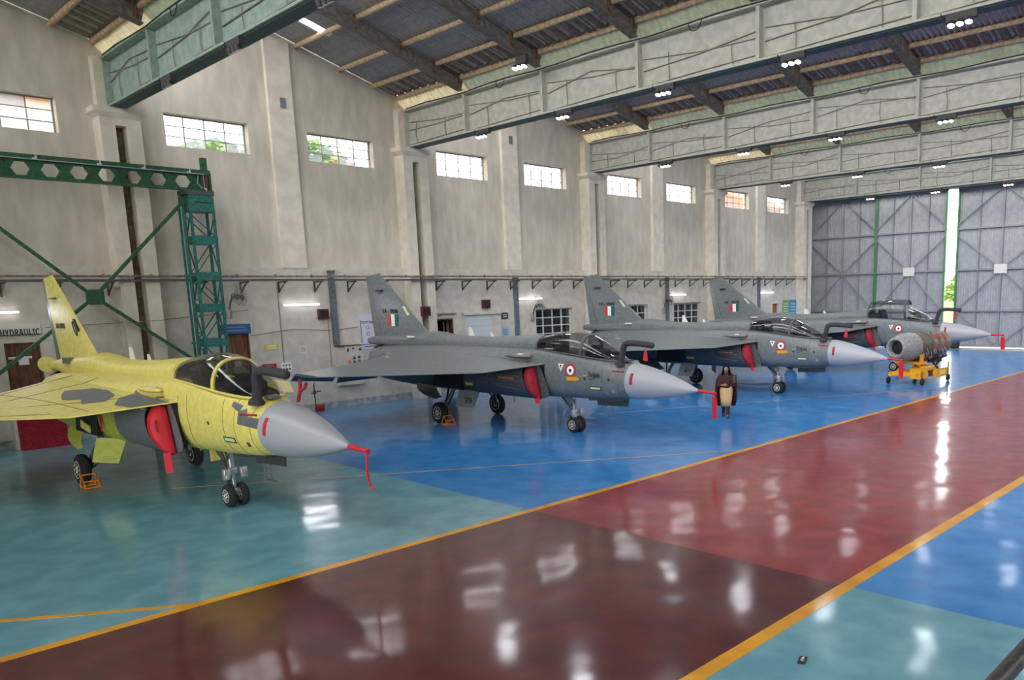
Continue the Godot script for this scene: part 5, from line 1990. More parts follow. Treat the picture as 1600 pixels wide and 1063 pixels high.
	for q in [[0.12, 0.92], [0.3, 0.94], [0.12, 0.78], [0.3, 0.8], [0.36, 1.2]]:
		b = Mb.new()
		b.lathe(Vector3(q[0], q[1], 0.22), Vector3(0, 0, 1), [[0.0, 0.05], [0.02, 0.05], [0.02, 0.03], [0.05, 0.02]], 12)
		obj("gauge", b, M.steel_dark, o)
	for q in [[-0.1, 1.2, 0.06, 0.1], [0.1, 1.24, 0.05, 0.06], [-0.05, 0.48, 0.07, 0.07], [0.4, 0.42, 0.05, 0.05]]:
		obj("switch", add_box(Vector3(q[0] - q[2] / 2, q[1] - q[3] / 2, 0.22), Vector3(q[0] + q[2] / 2, q[1] + q[3] / 2, 0.25)), M.bracket, o)
	obj("warning_label", add_box(Vector3(-0.12, 0.72, 0.22), Vector3(0.0, 0.85, 0.226)), mat(Color8(226, 124, 82), 0.6), o)
	# poster
	o = panel("poster", "white printed poster half hidden by the first grey fin", "poster", Vector2(14.8, 1.93), Vector2(15.6, 3.13), mat(Color8(206, 206, 222), 0.5), 0.012)
	letters("heading", "POST PAINT", 0.09, 0.004, mat(Color8(84, 50, 84), 0.6), Transform3D(Basis(), Vector3(-0.05, 0.92, 0.014)), o, 0.6)
	for q in [[-0.12, 0.74, 0.1], [-0.1, 0.52, 0.1], [-0.08, 0.3, 0.09], [0.2, 0.72, 0.07], [0.2, 0.55, 0.1]]:
		b = Mb.new()
		var rr := []
		for i in 17:
			rr.append(Vector3(q[0] + cos(TAU * i / 16) * q[2] * 0.6, q[1] + sin(TAU * i / 16) * q[2] * 0.6, 0.014))
		b.tube(rr, 0.01, 4)
		obj("drawing", b, mat(Color8(96, 100, 150), 0.6), o)
	obj("band", add_box(Vector3(-0.36, 0.14, 0.012), Vector3(0.3, 0.17, 0.016)), M.blue_sign, o)
	obj("side_band", add_box(Vector3(-0.39, 0.2, 0.012), Vector3(-0.365, 1.0, 0.016)), M.bracket, o)
	print_lines(o, 0.7, 1.2, 1, M.bracket, 0.012, 0.04, 0.1)
	# open doorway
	o = thing("open_door", "open brown doorway with a dark interior right of the second slotted column", "door", Vector3(18.31, 0, -25.78))
	b = Mb.new()
	b.box(Vector3(-0.43, 0, -0.1), Vector3(-0.37, 2.86, 0.13))
	b.box(Vector3(0.37, 0, -0.1), Vector3(0.43, 2.86, 0.13))
	b.box(Vector3(-0.37, 2.8, -0.1), Vector3(0.37, 2.86, 0.13))
	obj("door_frame", b, M.wood_dark, o)
	b = Mb.new()
	b.cbox(Vector3(-0.33, 1.4, -0.42), Vector3(0.05, 2.7, 0.7), Basis(Vector3.UP, 0.12))
	obj("leaf", b, M.wood_dark, o)
	b = Mb.new()
	b.cbox(Vector3(0.25, 1.4, -0.25), Vector3(0.05, 2.7, 0.34), Basis(Vector3.UP, -0.6))
	obj("leaf", b, M.wood, o)
	obj("lintel_shelf", add_box(Vector3(-0.5, 3.02, 0.12), Vector3(0.55, 3.06, 0.22)), M.frame_grey, o)
	# roller shutter
	o = thing("roller_shutter", "wide white-grey shutter in a raised frame right of the open doorway", "shutter", Vector3(20.1, 0, zf))
	for i in 14:
		obj("slat", add_box(Vector3(-0.86, 0.04 + 0.208 * i, 0.02), Vector3(0.5, 0.04 + 0.208 * i + 0.2, 0.05 if i % 2 else 0.046)), mat(Color8(196, 202, 206), 0.5), o)
	b = Mb.new()
	b.box(Vector3(-0.94, 0, 0), Vector3(-0.86, 3.0, 0.12))
	b.box(Vector3(0.5, 0, 0), Vector3(0.95, 3.0, 0.08))
	b.box(Vector3(-0.94, 2.96, 0), Vector3(0.95, 3.05, 0.16))
	obj("shutter_frame", b, M.plaster_low, o)
	o = panel("sign_board", "small black sign with white print right of the shutter", "sign", Vector2(21.14, 2.73), Vector2(21.48, 2.99), mat(Color8(40, 42, 46), 0.5), 0.02)
	print_lines(o, 0.3, 0.26, 2, M.off_white, 0.02, 0.2, 0.8)
	o = panel("notice", "pale blue notice on the wall under the black sign", "notice", Vector2(21.1, 2.0), Vector2(21.52, 2.40), mat(Color8(150, 182, 204), 0.5), 0.01)
	print_lines(o, 0.38, 0.4, 4, mat(Color8(90, 120, 150), 0.6), 0.01)
	# lower windows with steel grids
	i0 = 0
	for w in [[23.02, 25.2, 4], [28.1, 30.36, 4], [32.42, 34.7, 4]]:
		i0 += 1
		var wn := holder("window_%d" % (40 + i0))
		wn.position = Vector3((w[0] + w[1]) / 2.0, 1.0, -25.86)
		var W: float = (w[1] - w[0]) / 2.0
		b = Mb.new()
		b.box(Vector3(-W, 0, -0.03), Vector3(-W + 0.05, 2.1, 0.05))
		b.box(Vector3(W - 0.05, 0, -0.03), Vector3(W, 2.1, 0.05))
		b.box(Vector3(-W + 0.05, 2.04, -0.03), Vector3(W - 0.05, 2.1, 0.05))
		b.box(Vector3(-W + 0.05, 0, -0.03), Vector3(W - 0.05, 0.06, 0.05))
		obj("window_frame", b, M.frame_white, wn)
		for i in 3:
			var x := -W + 2.0 * W * (i + 1) / 4.0
			obj("glazing_bar", add_box(Vector3(x - 0.022, 0.06, -0.02), Vector3(x + 0.022, 2.04, 0.04)), M.frame_white, wn)
		for j in 5:
			var y := 2.04 - 0.34 * (j + 1)
			obj("glazing_bar", add_box(Vector3(-W + 0.05, y - 0.02, -0.018), Vector3(W - 0.05, y + 0.02, 0.035)), M.frame_white, wn)
		var pm := add_box(Vector3(-W / 4.0 + 0.025, -0.15, -0.003), Vector3(W / 4.0 - 0.025, 0.15, 0.003)).done()
		for i in 4:
			for j in 6:
				var p := obj("pane", pm, M.pane_dark, wn)
				p.position = Vector3(-W + 2.0 * W * (i + 0.5) / 4.0, 2.04 - 0.34 * (j + 0.5), 0)
	wall_fan("black fan on an arm by the big barred window, behind the first grey canopy", Vector3(22.75, 2.72, zf), 0.5, -0.5)
	wall_fan("small fan beside the grey duct, behind the second grey jet's spine", Vector3(31.5, 2.75, zf), 0.4, -0.3)
	wall_fan("fan fixed on the right of the crane tower", Vector3(9.92, 3.3, -24.6), 0.7, -0.2)
	# the far corner
	o = thing("wooden_door", "orange-brown door in a white frame near the far end of the wall", "door", Vector3(42.13, 0, -25.78))
	b = Mb.new()
	b.box(Vector3(-0.42, 0, -0.05), Vector3(-0.34, 3.0, 0.16))
	b.box(Vector3(0.34, 0, -0.05), Vector3(0.42, 3.0, 0.16))
	b.box(Vector3(-0.34, 2.86, -0.05), Vector3(0.34, 3.0, 0.16))
	obj("door_frame", b, M.frame_white, o)
	obj("leaf", add_box(Vector3(-0.34, 0, -0.02), Vector3(0.34, 2.86, 0.03)), wood(Color8(176, 96, 44), Color8(140, 72, 32)), o)
	o = panel("poster", "green poster right of the orange-brown door", "poster", Vector2(42.95, 2.0), Vector2(43.66, 3.05), mat(Color8(112, 158, 96), 0.5), 0.012)
	print_lines(o, 0.66, 1.05, 5, mat(Color8(190, 206, 160), 0.6), 0.012)
	o = panel("poster", "blue poster at the end of the wall beside the green one", "poster", Vector2(43.72, 2.0), Vector2(44.64, 3.05), mat(Color8(72, 132, 172), 0.5), 0.012)
	print_lines(o, 0.8, 1.05, 4, mat(Color8(150, 190, 210), 0.6), 0.012)
	# standpipe
	o = thing("standpipe", "thin dark standpipe with a red foot standing off the wall behind the yellow nose", "pipe", Vector3(12.75, 0, -25.3))
	b = Mb.new()
	b.cyl(Vector3(0, 0.0, 0), Vector3(0, 0.95, 0), 0.02, 8)
	b.cyl(Vector3(-0.12, 0.62, 0), Vector3(0.2, 0.68, 0.05), 0.018, 8)
	b.lathe(Vector3(0, 0.58, 0), Vector3.UP, [[0.0, 0.03], [0.02, 0.05], [0.1, 0.05], [0.12, 0.02]], 10)
	obj("pipe", b, M.bracket, o)
	b = Mb.new()
	b.rbox(Vector3(0.12, 0.11, 0.05), Vector3(0.3, 0.22, 0.2), 0.06)
	obj("foot", b, M.red_dark, o)


func carpet() -> Material:
	if not M.has("carpet"):
		M.carpet = mottled(Color8(142, 22, 40), Color8(116, 16, 32), 0.95, 1.5, 81)
	return M.carpet


# ---------------------------------------------------------------- engine on its trolley
func build_engine():
	var turn := -0.083
	var at := Vector3(30.6, 0, -12.25)
	var o := thing("jet_engine", "jet engine wrapped in grey film, lying on the yellow trolley", "engine", at + Vector3(0, 1.42, 0), turn)
	var b := Mb.new()
	b.lathe(Vector3(-1.85, 0, 0), Vector3.RIGHT, [[0.22, 0.24], [0.1, 0.26], [0.0, 0.29], [-0.03, 0.34], [0.08, 0.4], [0.5, 0.5], [0.95, 0.53], [1.2, 0.5]], 30, false)
	obj("film_wrap", b, film(), o)
	b = Mb.new()
	b.lathe(Vector3(-1.66, 0, 0), Vector3.RIGHT, [[0.0, 0.01], [0.02, 0.25]], 20)
	obj("exhaust_opening", b, M.black, o)
	b = Mb.new()
	b.lathe(Vector3(-0.7, 0, 0), Vector3.RIGHT, [[0.0, 0.47], [0.1, 0.48], [0.8, 0.48], [0.82, 0.51], [0.9, 0.51], [0.92, 0.48]], 30)
	obj("casing", b, mottled(Color8(118, 112, 98), Color8(84, 80, 70), 0.4, 3.0, 82, 0.4), o)
	b = Mb.new()
	b.lathe(Vector3(0.22, 0, 0), Vector3.RIGHT, [[0.0, 0.47], [0.3, 0.46], [0.32, 0.49], [0.4, 0.49], [0.42, 0.44], [0.9, 0.42], [0.92, 0.46], [1.0, 0.46], [1.02, 0.42], [1.5, 0.4], [1.52, 0.44], [1.6, 0.44]], 30)
	obj("casing", b, mottled(Color8(160, 142, 126), Color8(112, 100, 90), 0.35, 3.0, 83, 0.5), o)
	for q in [[0.55, 0.4], [0.85, 0.25], [1.25, 0.3]]:
		b = Mb.new()
		b.cbox(Vector3(q[0], 0.3, 0.34), Vector3(0.12, 0.24, 0.06), Basis(Vector3.RIGHT, -0.8))
		obj("red_blank", b, mat(Color8(146, 62, 48), 0.6), o)
	b = Mb.new()
	for k in 14:
		var x := -0.5 + 0.15 * k
		var a := rng.randf_range(0.2, 0.9)
		var l := rng.randf_range(0.25, 0.6)
		b.tube(curve([Vector3(x, -sin(a) * 0.5, cos(a) * 0.5), Vector3(x + l * 0.4, -sin(a + 0.3) * 0.56, cos(a + 0.3) * 0.54), Vector3(x + l, -sin(a + 0.7) * 0.54, cos(a + 0.7) * 0.52), Vector3(x + l + 0.1, -0.58, 0.1)], 4), rng.randf_range(0.014, 0.028), 6)
	obj("pipework", b, M.alu, o)
	b = Mb.new()
	for q in [[0.1, 0.3], [0.5, 0.34], [0.9, 0.28], [1.3, 0.22]]:
		b.rbox(Vector3(q[0], -0.52, 0.08), Vector3(0.26, q[1], 0.4), 0.05)
		b.cyl(Vector3(q[0], -0.5, 0.3), Vector3(q[0] + 0.2, -0.46, 0.36), 0.08, 10)
	obj("gearbox", b, M.steel_dark, o)
	b = Mb.new()
	for k in 8:
		var a := PI * k / 7.0 - 0.3
		b.tube([Vector3(-0.2 + 0.2 * k, sin(a) * 0.5, cos(a) * 0.5), Vector3(0.1 + 0.2 * k, sin(a + 0.4) * 0.49, cos(a + 0.4) * 0.49)], 0.018, 6)
	obj("pipework", b, M.steel_dark, o)
	# trolley
	var Yl := mottled(Color8(230, 164, 22), Color8(222, 156, 20), 0.45, 1.5, 84)
	var t := thing("engine_trolley", "low yellow engine trolley carrying the wrapped engine", "trolley", at, turn)
	b = Mb.new()
	for z in [-0.55, 0.55]:
		b.rbox(Vector3(0, 0.36, z), Vector3(0.16, 2.3, 0.14), 0.02, Basis(Vector3.BACK, PI / 2))
	for x in [-1.05, 0.0, 1.05]:
		b.rbox(Vector3(x, 0.36, 0), Vector3(0.12, 0.12, 1.1), 0.02)
	obj("frame", b, Yl, t)
	b = Mb.new()
	b.box(Vector3(0.05, 0.2, 0.6), Vector3(1.15, 0.52, 0.68))
	obj("side_box", b, Yl, t)
	obj("label_plate", add_box(Vector3(0.4, 0.3, 0.68), Vector3(0.85, 0.46, 0.686)), mat(Color8(232, 206, 120), 0.6), t)
	b = Mb.new()
	b.box(Vector3(-1.15, 0.24, 0.25), Vector3(-0.55, 0.62, 0.66))
	obj("pump_box", b, Yl, t)
	obj("pump_opening", add_box(Vector3(-0.42, 0.28, 0.56), Vector3(-0.1, 0.5, 0.63)), M.maroon, t)
	b = Mb.new()
	b.rbox(Vector3(0, 0.44, 0), Vector3(2.1, 0.06, 1.0), 0.02)
	b.rbox(Vector3(-0.2, 0.56, 0.3), Vector3(0.9, 0.2, 0.5), 0.03)
	obj("deck", b, Yl, t)
	for x in [-0.6, 0.6]:
		b = Mb.new()
		for z in [-0.4, 0.4]:
			b.bar(Vector3(x - 0.35, 0.42, z), Vector3(x + 0.3, 0.78, z), 0.07, 0.05)
			b.bar(Vector3(x + 0.35, 0.42, z), Vector3(x - 0.3, 0.78, z), 0.07, 0.05)
		obj("scissor_lift", b, M.steel_dark if x > 0 else Yl, t)
		b = Mb.new()
		b.box(Vector3(x - 0.3, 0.76, -0.5), Vector3(x + 0.3, 0.84, 0.5))
		for z in [-0.42, 0.42]:
			b.box(Vector3(x - 0.06, 0.84, z - 0.05), Vector3(x + 0.06, 1.12, z + 0.05))
		obj("cradle", b, Yl if x < 0 else M.dark, t)
	for x in [-1.05, 1.05]:
		for z in [-0.66, 0.7]:
			b = Mb.new()
			b.lathe(Vector3(x, 0.13, z - 0.04), Vector3(0, 0, 1), [[0.0, 0.05], [0.0, 0.11], [0.02, 0.13], [0.06, 0.13], [0.08, 0.11], [0.08, 0.05]], 16)
			obj("castor", b, M.rubber, t)
			b = Mb.new()
			b.cyl(Vector3(x, 0.13, z), Vector3(x, 0.5 if x < 0 else 0.75, z), 0.02, 8)
			obj("jack_screw", b, M.steel_dark, t)


func film() -> Material:
	var m := mottled(Color8(164, 164, 162), Color8(118, 118, 116), 0.25, 2.0, 85)
	m.normal_enabled = true
	m.normal_texture = noise_tex(86, 0.03, Color.BLACK, Color.WHITE, 512, 0.0, 1.0, 5, true, 12.0)
	m.normal_scale = 0.8
	return m


# ---------------------------------------------------------------- person
# distance to a tapered capsule
func cap_d(p: Vector3, a: Vector3, b: Vector3, ra: float, rb: float) -> float:
	var ab := b - a
	var t := clampf((p - a).dot(ab) / maxf(ab.length_squared(), 1e-9), 0.0, 1.0)
	return p.distance_to(a + ab * t) - lerpf(ra, rb, t)


# bones: [a, b, ra, rb]; joined with a smooth minimum and meshed as surface nets
func nets(mb: Mb, bones: Array, cell: float, k: float):
	var lo := Vector3.ONE * 1e9
	var hi := -lo
	for q in bones:
		var r: float = maxf(q[2], q[3]) + k * 0.5 + cell * 2.0
		for e in 2:
			lo = lo.min(q[e] - Vector3.ONE * r)
			hi = hi.max(q[e] + Vector3.ONE * r)
	var n := Vector3i((hi - lo) / cell) + Vector3i.ONE * 2
	var f := PackedFloat32Array()
	f.resize(n.x * n.y * n.z)
	f.fill(1.0)
	for q in bones:
		var r: float = maxf(q[2], q[3]) + k + cell * 2.0
		var a: Vector3i = Vector3i((q[0].min(q[1]) - Vector3.ONE * r - lo) / cell).clamp(Vector3i.ZERO, n - Vector3i.ONE)
		var z: Vector3i = Vector3i((q[0].max(q[1]) + Vector3.ONE * r - lo) / cell).clamp(Vector3i.ZERO, n - Vector3i.ONE)
		for iz in range(a.z, z.z + 1):
			for iy in range(a.y, z.y + 1):
				for ix in range(a.x, z.x + 1):
					var d := cap_d(lo + Vector3(ix, iy, iz) * cell, q[0], q[1], q[2], q[3])
					var i := (iz * n.y + iy) * n.x + ix
					var o := f[i]
					var h := maxf(k - absf(o - d), 0.0) / k
					f[i] = minf(o, d) - h * h * k * 0.25
	var id := {}
	var v := []
	var off := []
	for c in 8:
		off.append((((c >> 2) & 1) * n.y + ((c >> 1) & 1)) * n.x + (c & 1))
	for iz in n.z - 1:
		for iy in n.y - 1:
			for ix in n.x - 1:
				var i := (iz * n.y + iy) * n.x + ix
				var neg := 0
				for c in 8:
					if f[i + off[c]] < 0.0:
						neg += 1
				if neg == 0 or neg == 8:
					continue
				var s := Vector3.ZERO
				var m := 0
				for c in 8:
					for ax in 3:
						var e := c | (1 << ax)
						if e == c:
							continue
						var g0 := f[i + off[c]]
						var g1 := f[i + off[e]]
						if (g0 < 0.0) != (g1 < 0.0):
							var p0 := Vector3(c & 1, (c >> 1) & 1, (c >> 2) & 1)
							var p1 := Vector3(e & 1, (e >> 1) & 1, (e >> 2) & 1)
							s += p0.lerp(p1, g0 / (g0 - g1))
							m += 1
				id[i] = v.size()
				v.append(lo + (Vector3(ix, iy, iz) + s / m) * cell)
	mb.smooth()
	var st := [1, n.x, n.x * n.y]
	for i in id:
		for ax in 3:
			var j: int = i + st[ax]
			if (f[i] < 0.0) == (f[j] < 0.0):
				continue
			var u: int = st[(ax + 1) % 3]
			var w: int = st[(ax + 2) % 3]
			if not (id.has(i - u) and id.has(i - w) and id.has(i - u - w)):
				continue
			var q := [v[id[i]], v[id[i - u]], v[id[i - u - w]], v[id[i - w]]]
			if f[i] < 0.0:
				mb.quad(q[0], q[1], q[2], q[3])
			else:
				mb.quad(q[3], q[2], q[1], q[0])


func build_person():
	# facing +z here; the person's right is -x
	var o := thing("person", "person walking in a dark brown top and shawl over a long beige skirt", "person", Vector3(19.2, 0, -13.3), -0.95)
	var skin := mat(Color8(156, 108, 84), 0.55)
	skin.subsurf_scatter_enabled = true
	skin.subsurf_scatter_strength = 0.1
	var body := Mb.new()
	var hipL := Vector3(0.085, 0.76, 0.0)
	var hipR := Vector3(-0.085, 0.76, 0.0)
	var kneeL := Vector3(0.06, 0.42, 0.10)
	var kneeR := Vector3(-0.08, 0.41, -0.01)
	var ankL := Vector3(0.03, 0.075, 0.16)
	var ankR := Vector3(-0.085, 0.09, -0.17)
	var elbR := Vector3(-0.225, 0.93, 0.02)
	var wriR := Vector3(-0.09, 0.955, 0.165)
	var elbL := Vector3(0.225, 0.95, 0.03)
	var wriL := Vector3(0.235, 1.10, 0.2)
	var bones := [
		[hipL, hipR, 0.105, 0.105], [Vector3(0, 0.78, 0), Vector3(0, 0.96, -0.005), 0.125, 0.11], [Vector3(0, 0.96, 0), Vector3(0, 1.14, 0), 0.11, 0.105],
		[Vector3(-0.075, 1.07, 0.05), Vector3(0.075, 1.07, 0.05), 0.062, 0.062], [Vector3(-0.13, 1.2, -0.01), Vector3(0.13, 1.2, -0.01), 0.06, 0.06], [Vector3(0, 1.2, -0.01), Vector3(0, 1.33, 0.01), 0.05, 0.046],
		[hipL, kneeL, 0.088, 0.056], [kneeL, ankL, 0.054, 0.036], [hipR, kneeR, 0.088, 0.056], [kneeR, ankR, 0.054, 0.036],
		[ankL, ankL + Vector3(0.0, -0.045, 0.13), 0.034, 0.026], [ankR, ankR + Vector3(0.0, -0.06, 0.11), 0.034, 0.026],
		[Vector3(-0.16, 1.19, -0.01), elbR, 0.05, 0.04], [elbR, wriR, 0.038, 0.026], [Vector3(0.16, 1.19, -0.01), elbL, 0.05, 0.04], [elbL, wriL, 0.038, 0.026],
	]
	nets(body, bones, 0.014, 0.035)
	# head and face
	var hc := Vector3(0, 1.405, 0.015)
	nets(body, [[hc + Vector3(0, 0.03, -0.012), hc + Vector3(0, 0.02, 0.0), 0.082, 0.08], [hc + Vector3(0, -0.03, 0.018), hc + Vector3(0, -0.072, 0.04), 0.06, 0.036], [hc + Vector3(0, 0.012, 0.078), hc + Vector3(0, -0.022, 0.098), 0.01, 0.014], [hc + Vector3(-0.03, -0.012, 0.06), hc + Vector3(0.03, -0.012, 0.06), 0.026, 0.026],
		[hc + Vector3(-0.082, -0.005, 0.0), hc + Vector3(-0.08, -0.035, 0.005), 0.014, 0.01], [hc + Vector3(0.082, -0.005, 0.0), hc + Vector3(0.08, -0.035, 0.005), 0.014, 0.01], [hc + Vector3(-0.018, -0.052, 0.076), hc + Vector3(0.018, -0.052, 0.076), 0.008, 0.008], [hc + Vector3(0, -0.06, 0.0), Vector3(0, 1.28, 0.0), 0.046, 0.047]], 0.0055, 0.02)
	# hands: palm, four fingers, thumb
	for h in [[wriR, Vector3(0.93, 0.12, 0.3), Vector3(0.1, 0.9, -0.3), 1.0], [wriL, Vector3(0.05, 0.75, 0.65), Vector3(-0.9, 0.1, 0.0), -1.0]]:
		var d: Vector3 = h[1].normalized()
		var up: Vector3 = (h[2] - d * h[2].dot(d)).normalized()
		var pal := d.cross(up)
		var c: Vector3 = h[0]
		var hb := [[c, c + d * 0.03, 0.024, 0.022]]
		for i in 4:
			var y := (i - 1.5) * 0.017
			var k0 := c + d * 0.075 + up * y
			var L: float = [0.05, 0.062, 0.066, 0.058][i]
			var k1: Vector3 = k0 + (d * 0.85 + pal * 0.35 * h[3]).normalized() * L * 0.5
			var k2: Vector3 = k1 + (d * 0.55 + pal * 0.8 * h[3]).normalized() * L * 0.5
			hb.append([c + d * 0.02 + up * y * 0.8, k0, 0.014, 0.0115])
			hb.append([k0, k1, 0.0085, 0.008])
			hb.append([k1, k2, 0.008, 0.0065])
		var tb := c + d * 0.03 + up * 0.026
		hb.append([tb, tb + (d * 0.6 + up * 0.7).normalized() * 0.034, 0.012, 0.01])
		hb.append([tb + (d * 0.6 + up * 0.7).normalized() * 0.034, tb + (d * 0.6 + up * 0.7).normalized() * 0.034 + (d + pal * 0.4 * h[3]).normalized() * 0.03, 0.009, 0.007])
		nets(body, hb, 0.004, 0.008)
	obj("body", body, skin, o)
	# hair: cap and long falls on both sides
	var hair := Mb.new()
	nets(hair, [[hc + Vector3(0, 0.045, -0.025), hc + Vector3(0, 0.02, -0.045), 0.09, 0.088], [hc + Vector3(-0.075, 0.02, -0.005), hc + Vector3(-0.105, -0.13, 0.03), 0.032, 0.034], [hc + Vector3(0.075, 0.02, -0.005), hc + Vector3(0.105, -0.13, 0.03), 0.032, 0.034], [hc + Vector3(-0.105, -0.13, 0.03), hc + Vector3(-0.1, -0.2, 0.05), 0.034, 0.018], [hc + Vector3(0.105, -0.13, 0.03), hc + Vector3(0.1, -0.19, 0.05), 0.034, 0.018], [hc + Vector3(0, -0.02, -0.06), hc + Vector3(0, -0.19, -0.07), 0.08, 0.06], [hc + Vector3(-0.04, 0.088, 0.03), hc + Vector3(-0.08, 0.03, 0.035), 0.022, 0.016], [hc + Vector3(0.04, 0.088, 0.03), hc + Vector3(0.08, 0.03, 0.035), 0.022, 0.016]], 0.008, 0.03)
	obj("hair", hair, mat(Color8(14, 10, 10), 0.8, 0.0, 0.2), o)
	var eyes := Mb.new()
	for s in [-1, 1]:
		eyes.ball(hc + Vector3(0.03 * s, 0.008, 0.082), Vector3(0.011, 0.006, 0.006), 10, 6)
		eyes.tube([hc + Vector3(0.018 * s, 0.026, 0.084), hc + Vector3(0.034 * s, 0.03, 0.08), hc + Vector3(0.046 * s, 0.025, 0.072)], 0.003, 5)
	obj("eye", eyes, M.black, o)
	var lips := Mb.new()
	lips.ball(hc + Vector3(0, -0.05, 0.084), Vector3(0.02, 0.006, 0.006), 10, 6)
	obj("lips", lips, mat(Color8(130, 62, 58), 0.5), o)
	# clothes
	var brown := mottled(Color8(74, 40, 40), Color8(58, 30, 32), 0.9, 3.0, 87)
	var top := Mb.new()
	nets(top, [[Vector3(0, 0.9, 0), Vector3(0, 1.0, 0), 0.165, 0.14], [Vector3(0, 1.0, 0), Vector3(0, 1.16, 0), 0.145, 0.13], [Vector3(-0.08, 1.07, 0.055), Vector3(0.08, 1.07, 0.055), 0.075, 0.075], [Vector3(-0.14, 1.2, -0.01), Vector3(0.14, 1.2, -0.01), 0.078, 0.078], [Vector3(0, 1.2, -0.01), Vector3(0, 1.26, 0.0), 0.07, 0.062], [Vector3(-0.17, 1.19, -0.01), elbR, 0.066, 0.06], [elbR, elbR.lerp(wriR, 0.45), 0.058, 0.05], [Vector3(0.17, 1.19, -0.01), elbL, 0.066, 0.06], [elbL, elbL.lerp(wriL, 0.4), 0.058, 0.05]], 0.014, 0.04)
	obj("top", top, brown, o)
	var skirt := Mb.new()
	skirt.smooth()
	var rings := []
	for q in [[0.955, 0.155, 0.135, 0.0], [0.9, 0.172, 0.15, 0.005], [0.8, 0.19, 0.165, 0.01], [0.65, 0.182, 0.172, 0.028], [0.5, 0.165, 0.172, 0.04], [0.34, 0.145, 0.16, 0.045], [0.34, 0.135, 0.15, 0.045], [0.5, 0.15, 0.155, 0.04]]:
		var ring := []
		for i in 28:
			var a := TAU * i / 28
			var fold: float = 1.0 + 0.03 * sin(a * 7.0) * (1.0 - q[0])
			ring.append(Vector3(cos(a) * q[1] * fold, q[0], q[3] - sin(a) * q[2] * fold))
		rings.append(ring)
	skirt.loft(rings, true, true)
	obj("skirt", skirt, mottled(Color8(206, 172, 126), Color8(186, 150, 106), 0.85, 3.0, 88), o)
	var leg := Mb.new()
	nets(leg, [[kneeL, ankL, 0.066, 0.05], [kneeR, ankR, 0.066, 0.05], [Vector3(0.07, 0.6, 0.05), kneeL, 0.09, 0.066], [Vector3(-0.08, 0.6, 0.0), kneeR, 0.09, 0.066]], 0.014, 0.015)
	obj("leggings", leg, mat(Color8(52, 30, 34), 0.9), o)
	for s in [[ankL, 0.13, -0.05, 0.02], [ankR, 0.11, -0.06, -0.01]]:
		var shoe := Mb.new()
		var a: Vector3 = s[0]
		nets(shoe, [[a + Vector3(0, -0.035, -0.03), a + Vector3(0, -0.03, 0.03), 0.044, 0.044], [a + Vector3(0, -0.03, 0.03), a + Vector3(0, s[2], s[1]), 0.044, 0.033]], 0.01, 0.02)
		obj("shoe", shoe, mat(Color8(46, 46, 62), 0.6), o)
	# shawl over the shoulders, falling behind both sides
	var sh := Mb.new()
	sh.smooth()
	rings = []
	for q in [[1.245, 0.13, 0.085], [1.19, 0.215, 0.1], [1.08, 0.265, 0.12], [0.9, 0.29, 0.13], [0.7, 0.30, 0.14], [0.5, 0.29, 0.15], [0.34, 0.26, 0.15]]:
		var ring := []
		for e in [0.0, 0.018]:
			for i in 15:
				var ii: int = i if e == 0.0 else 14 - i
				var a := PI * (-0.12 + 1.24 * ii / 14.0)
				var wv := 1.0 + 0.05 * sin(ii * 2.3 + q[0] * 6.0)
				ring.append(Vector3(cos(a) * (q[1] + e) * wv, q[0] + 0.03 * sin(ii * 1.1), -0.01 - sin(a) * (q[2] + e) * wv))
		rings.append(ring)
	sh.loft(rings, true, true)
	sh.flat()
	sh.cap(rings[0], true)
	sh.cap(rings[-1], false)
	obj("shawl", sh, mottled(Color8(60, 28, 34), Color8(42, 22, 30), 0.95, 3.0, 89), o)
	var ph := thing("phone", "dark phone held up in the walking person's raised hand", "phone", Vector3.ZERO)
	ph.transform = o.transform
	var pb := Mb.new()
	pb.rbox(wriL + Vector3(0.03, 0.1, 0.085), Vector3(0.07, 0.145, 0.009), 0.004, Basis(Vector3.RIGHT, -0.6) * Basis(Vector3.UP, 0.5))
	obj("case", pb, M.dark, ph)


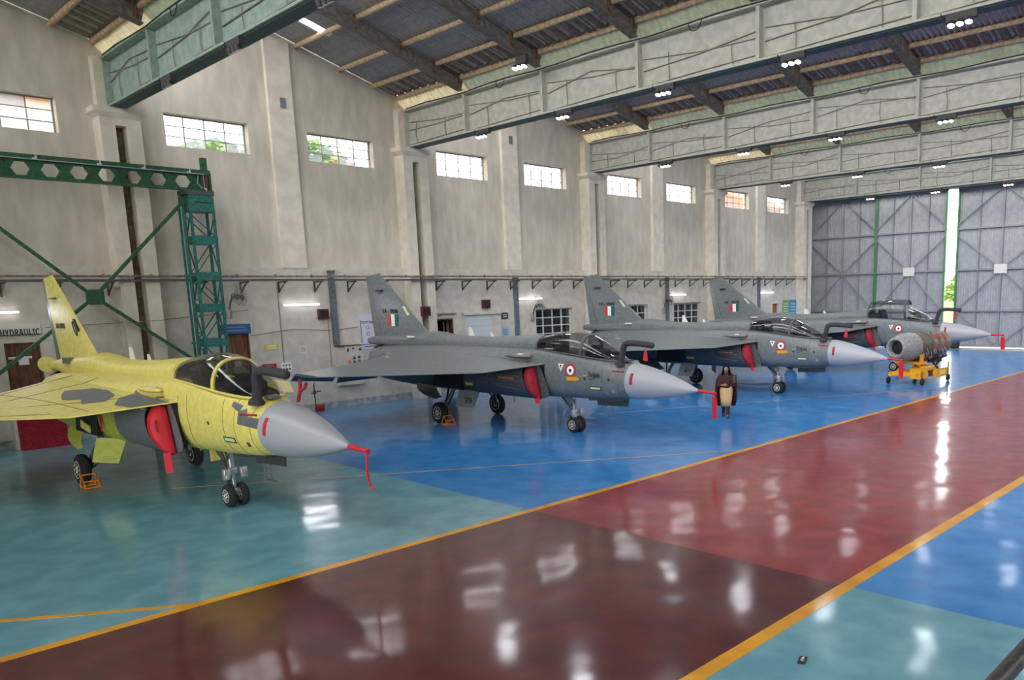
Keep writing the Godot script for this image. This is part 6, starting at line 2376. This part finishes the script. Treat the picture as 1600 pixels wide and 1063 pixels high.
func build_small_things():
	# hand rail of the platform the photograph was taken from
	var o := thing("hand_rail", "dark steel hand rail crossing the bottom right corner", "railing", Vector3.ZERO)
	var eye := Vector3(0, 3.6, 0)
	var p := eye + Vector3(1.0, -0.486, -0.284) * 2.15
	var q := eye + Vector3(1.03, -0.449, -0.262) * 2.3
	var d := (q - p).normalized()
	var b := Mb.new()
	b.cyl(p - d * 0.8, q + d * 1.4, 0.026, 18)
	obj("rail", b, mottled(Color8(96, 92, 88), Color8(66, 62, 60), 0.35, 4.0, 90, 0.5), o)
	b = Mb.new()
	var e := q + d * 1.38
	b.cyl(e, Vector3(e.x, 0.0, e.z), 0.024, 12)
	var s := p - d * 0.78
	b.cyl(s, Vector3(s.x, 0.0, s.z), 0.024, 12)
	obj("post", b, M.steel_dark, o)
	struct("platform", add_box(Vector3(-4.0, 1.9, -0.6), Vector3(0.5, 2.05, 4.0)), M.frame_grey)
	struct("platform", add_box(Vector3(-4.0, 0.0, 1.0), Vector3(-3.8, 1.9, 1.2)), M.frame_grey)
	struct("platform", add_box(Vector3(0.2, 0.0, 3.6), Vector3(0.4, 1.9, 3.8)), M.frame_grey)
	# plate on the floor
	o = thing("floor_plate", "small dark plate with white marks lying on the teal floor at the front", "plate", Vector3(6.64, 0.0, -3.7), 0.35)
	b = Mb.new()
	b.rbox(Vector3(0, 0.006, 0), Vector3(0.16, 0.012, 0.075), 0.004)
	obj("plate", b, M.dark, o)
	b = Mb.new()
	for x in [-0.02, 0.01, 0.035, 0.055]:
		b.cbox(Vector3(x, 0.0125, 0.0), Vector3(0.012, 0.002, 0.035), Basis(Vector3.UP, x * 20.0))
	obj("mark", b, M.off_white, o)
	# box by the sliding doors
	o = thing("tool_crate", "dark low crate on the floor against the sliding doors behind the last nose", "crate", Vector3(48.3, 0, -17.4), 0.1)
	b = Mb.new()
	b.rbox(Vector3(0, 0.2, 0), Vector3(0.5, 0.34, 0.8), 0.04)
	obj("body", b, M.dark, o)
	b = Mb.new()
	b.box(Vector3(-0.27, 0.36, -0.42), Vector3(0.27, 0.42, 0.42))
	obj("lid", b, M.bracket, o)
	# floodlight on the foot of a rafter over the second girder
	o = thing("floodlight", "LED floodlight cluster at the foot of a roof rafter above the second girder", "light", Vector3(16.3, 10.15, -18.33), 0.0, "LED floodlights under the girders")
	obj("bracket", add_box(Vector3(-0.05, 0.0, -0.22), Vector3(0.05, 0.27, 0.22)), M.bracket, o)
	for j in 3:
		b = Mb.new()
		b.lathe(Vector3(-0.06, 0.02, -0.2 + 0.2 * j), Vector3(-0.35, -1, 0), [[0.0, 0.03], [0.04, 0.08], [0.1, 0.09]], 12)
		obj("housing", b, M.bracket, o)
		b = Mb.new()
		b.lathe(Vector3(-0.097, -0.085, -0.2 + 0.2 * j), Vector3(-0.35, -1, 0), [[0.0, 0.085], [0.012, 0.08]], 12)
		obj("lens", b, M.lamp, o)
	var sp := SpotLight3D.new()
	sp.name = "lamp_beam"
	o.add_child(sp)
	sp.position = Vector3(-0.12, -0.3, 0)
	sp.rotation = Vector3(-PI / 2, 0, 0)
	sp.spot_angle = 40.0
	sp.light_energy = 0.5
	sp.light_size = 0.12
	sp.spot_range = 60.0
	sp.spot_attenuation = 2.0
	sp.shadow_enabled = true
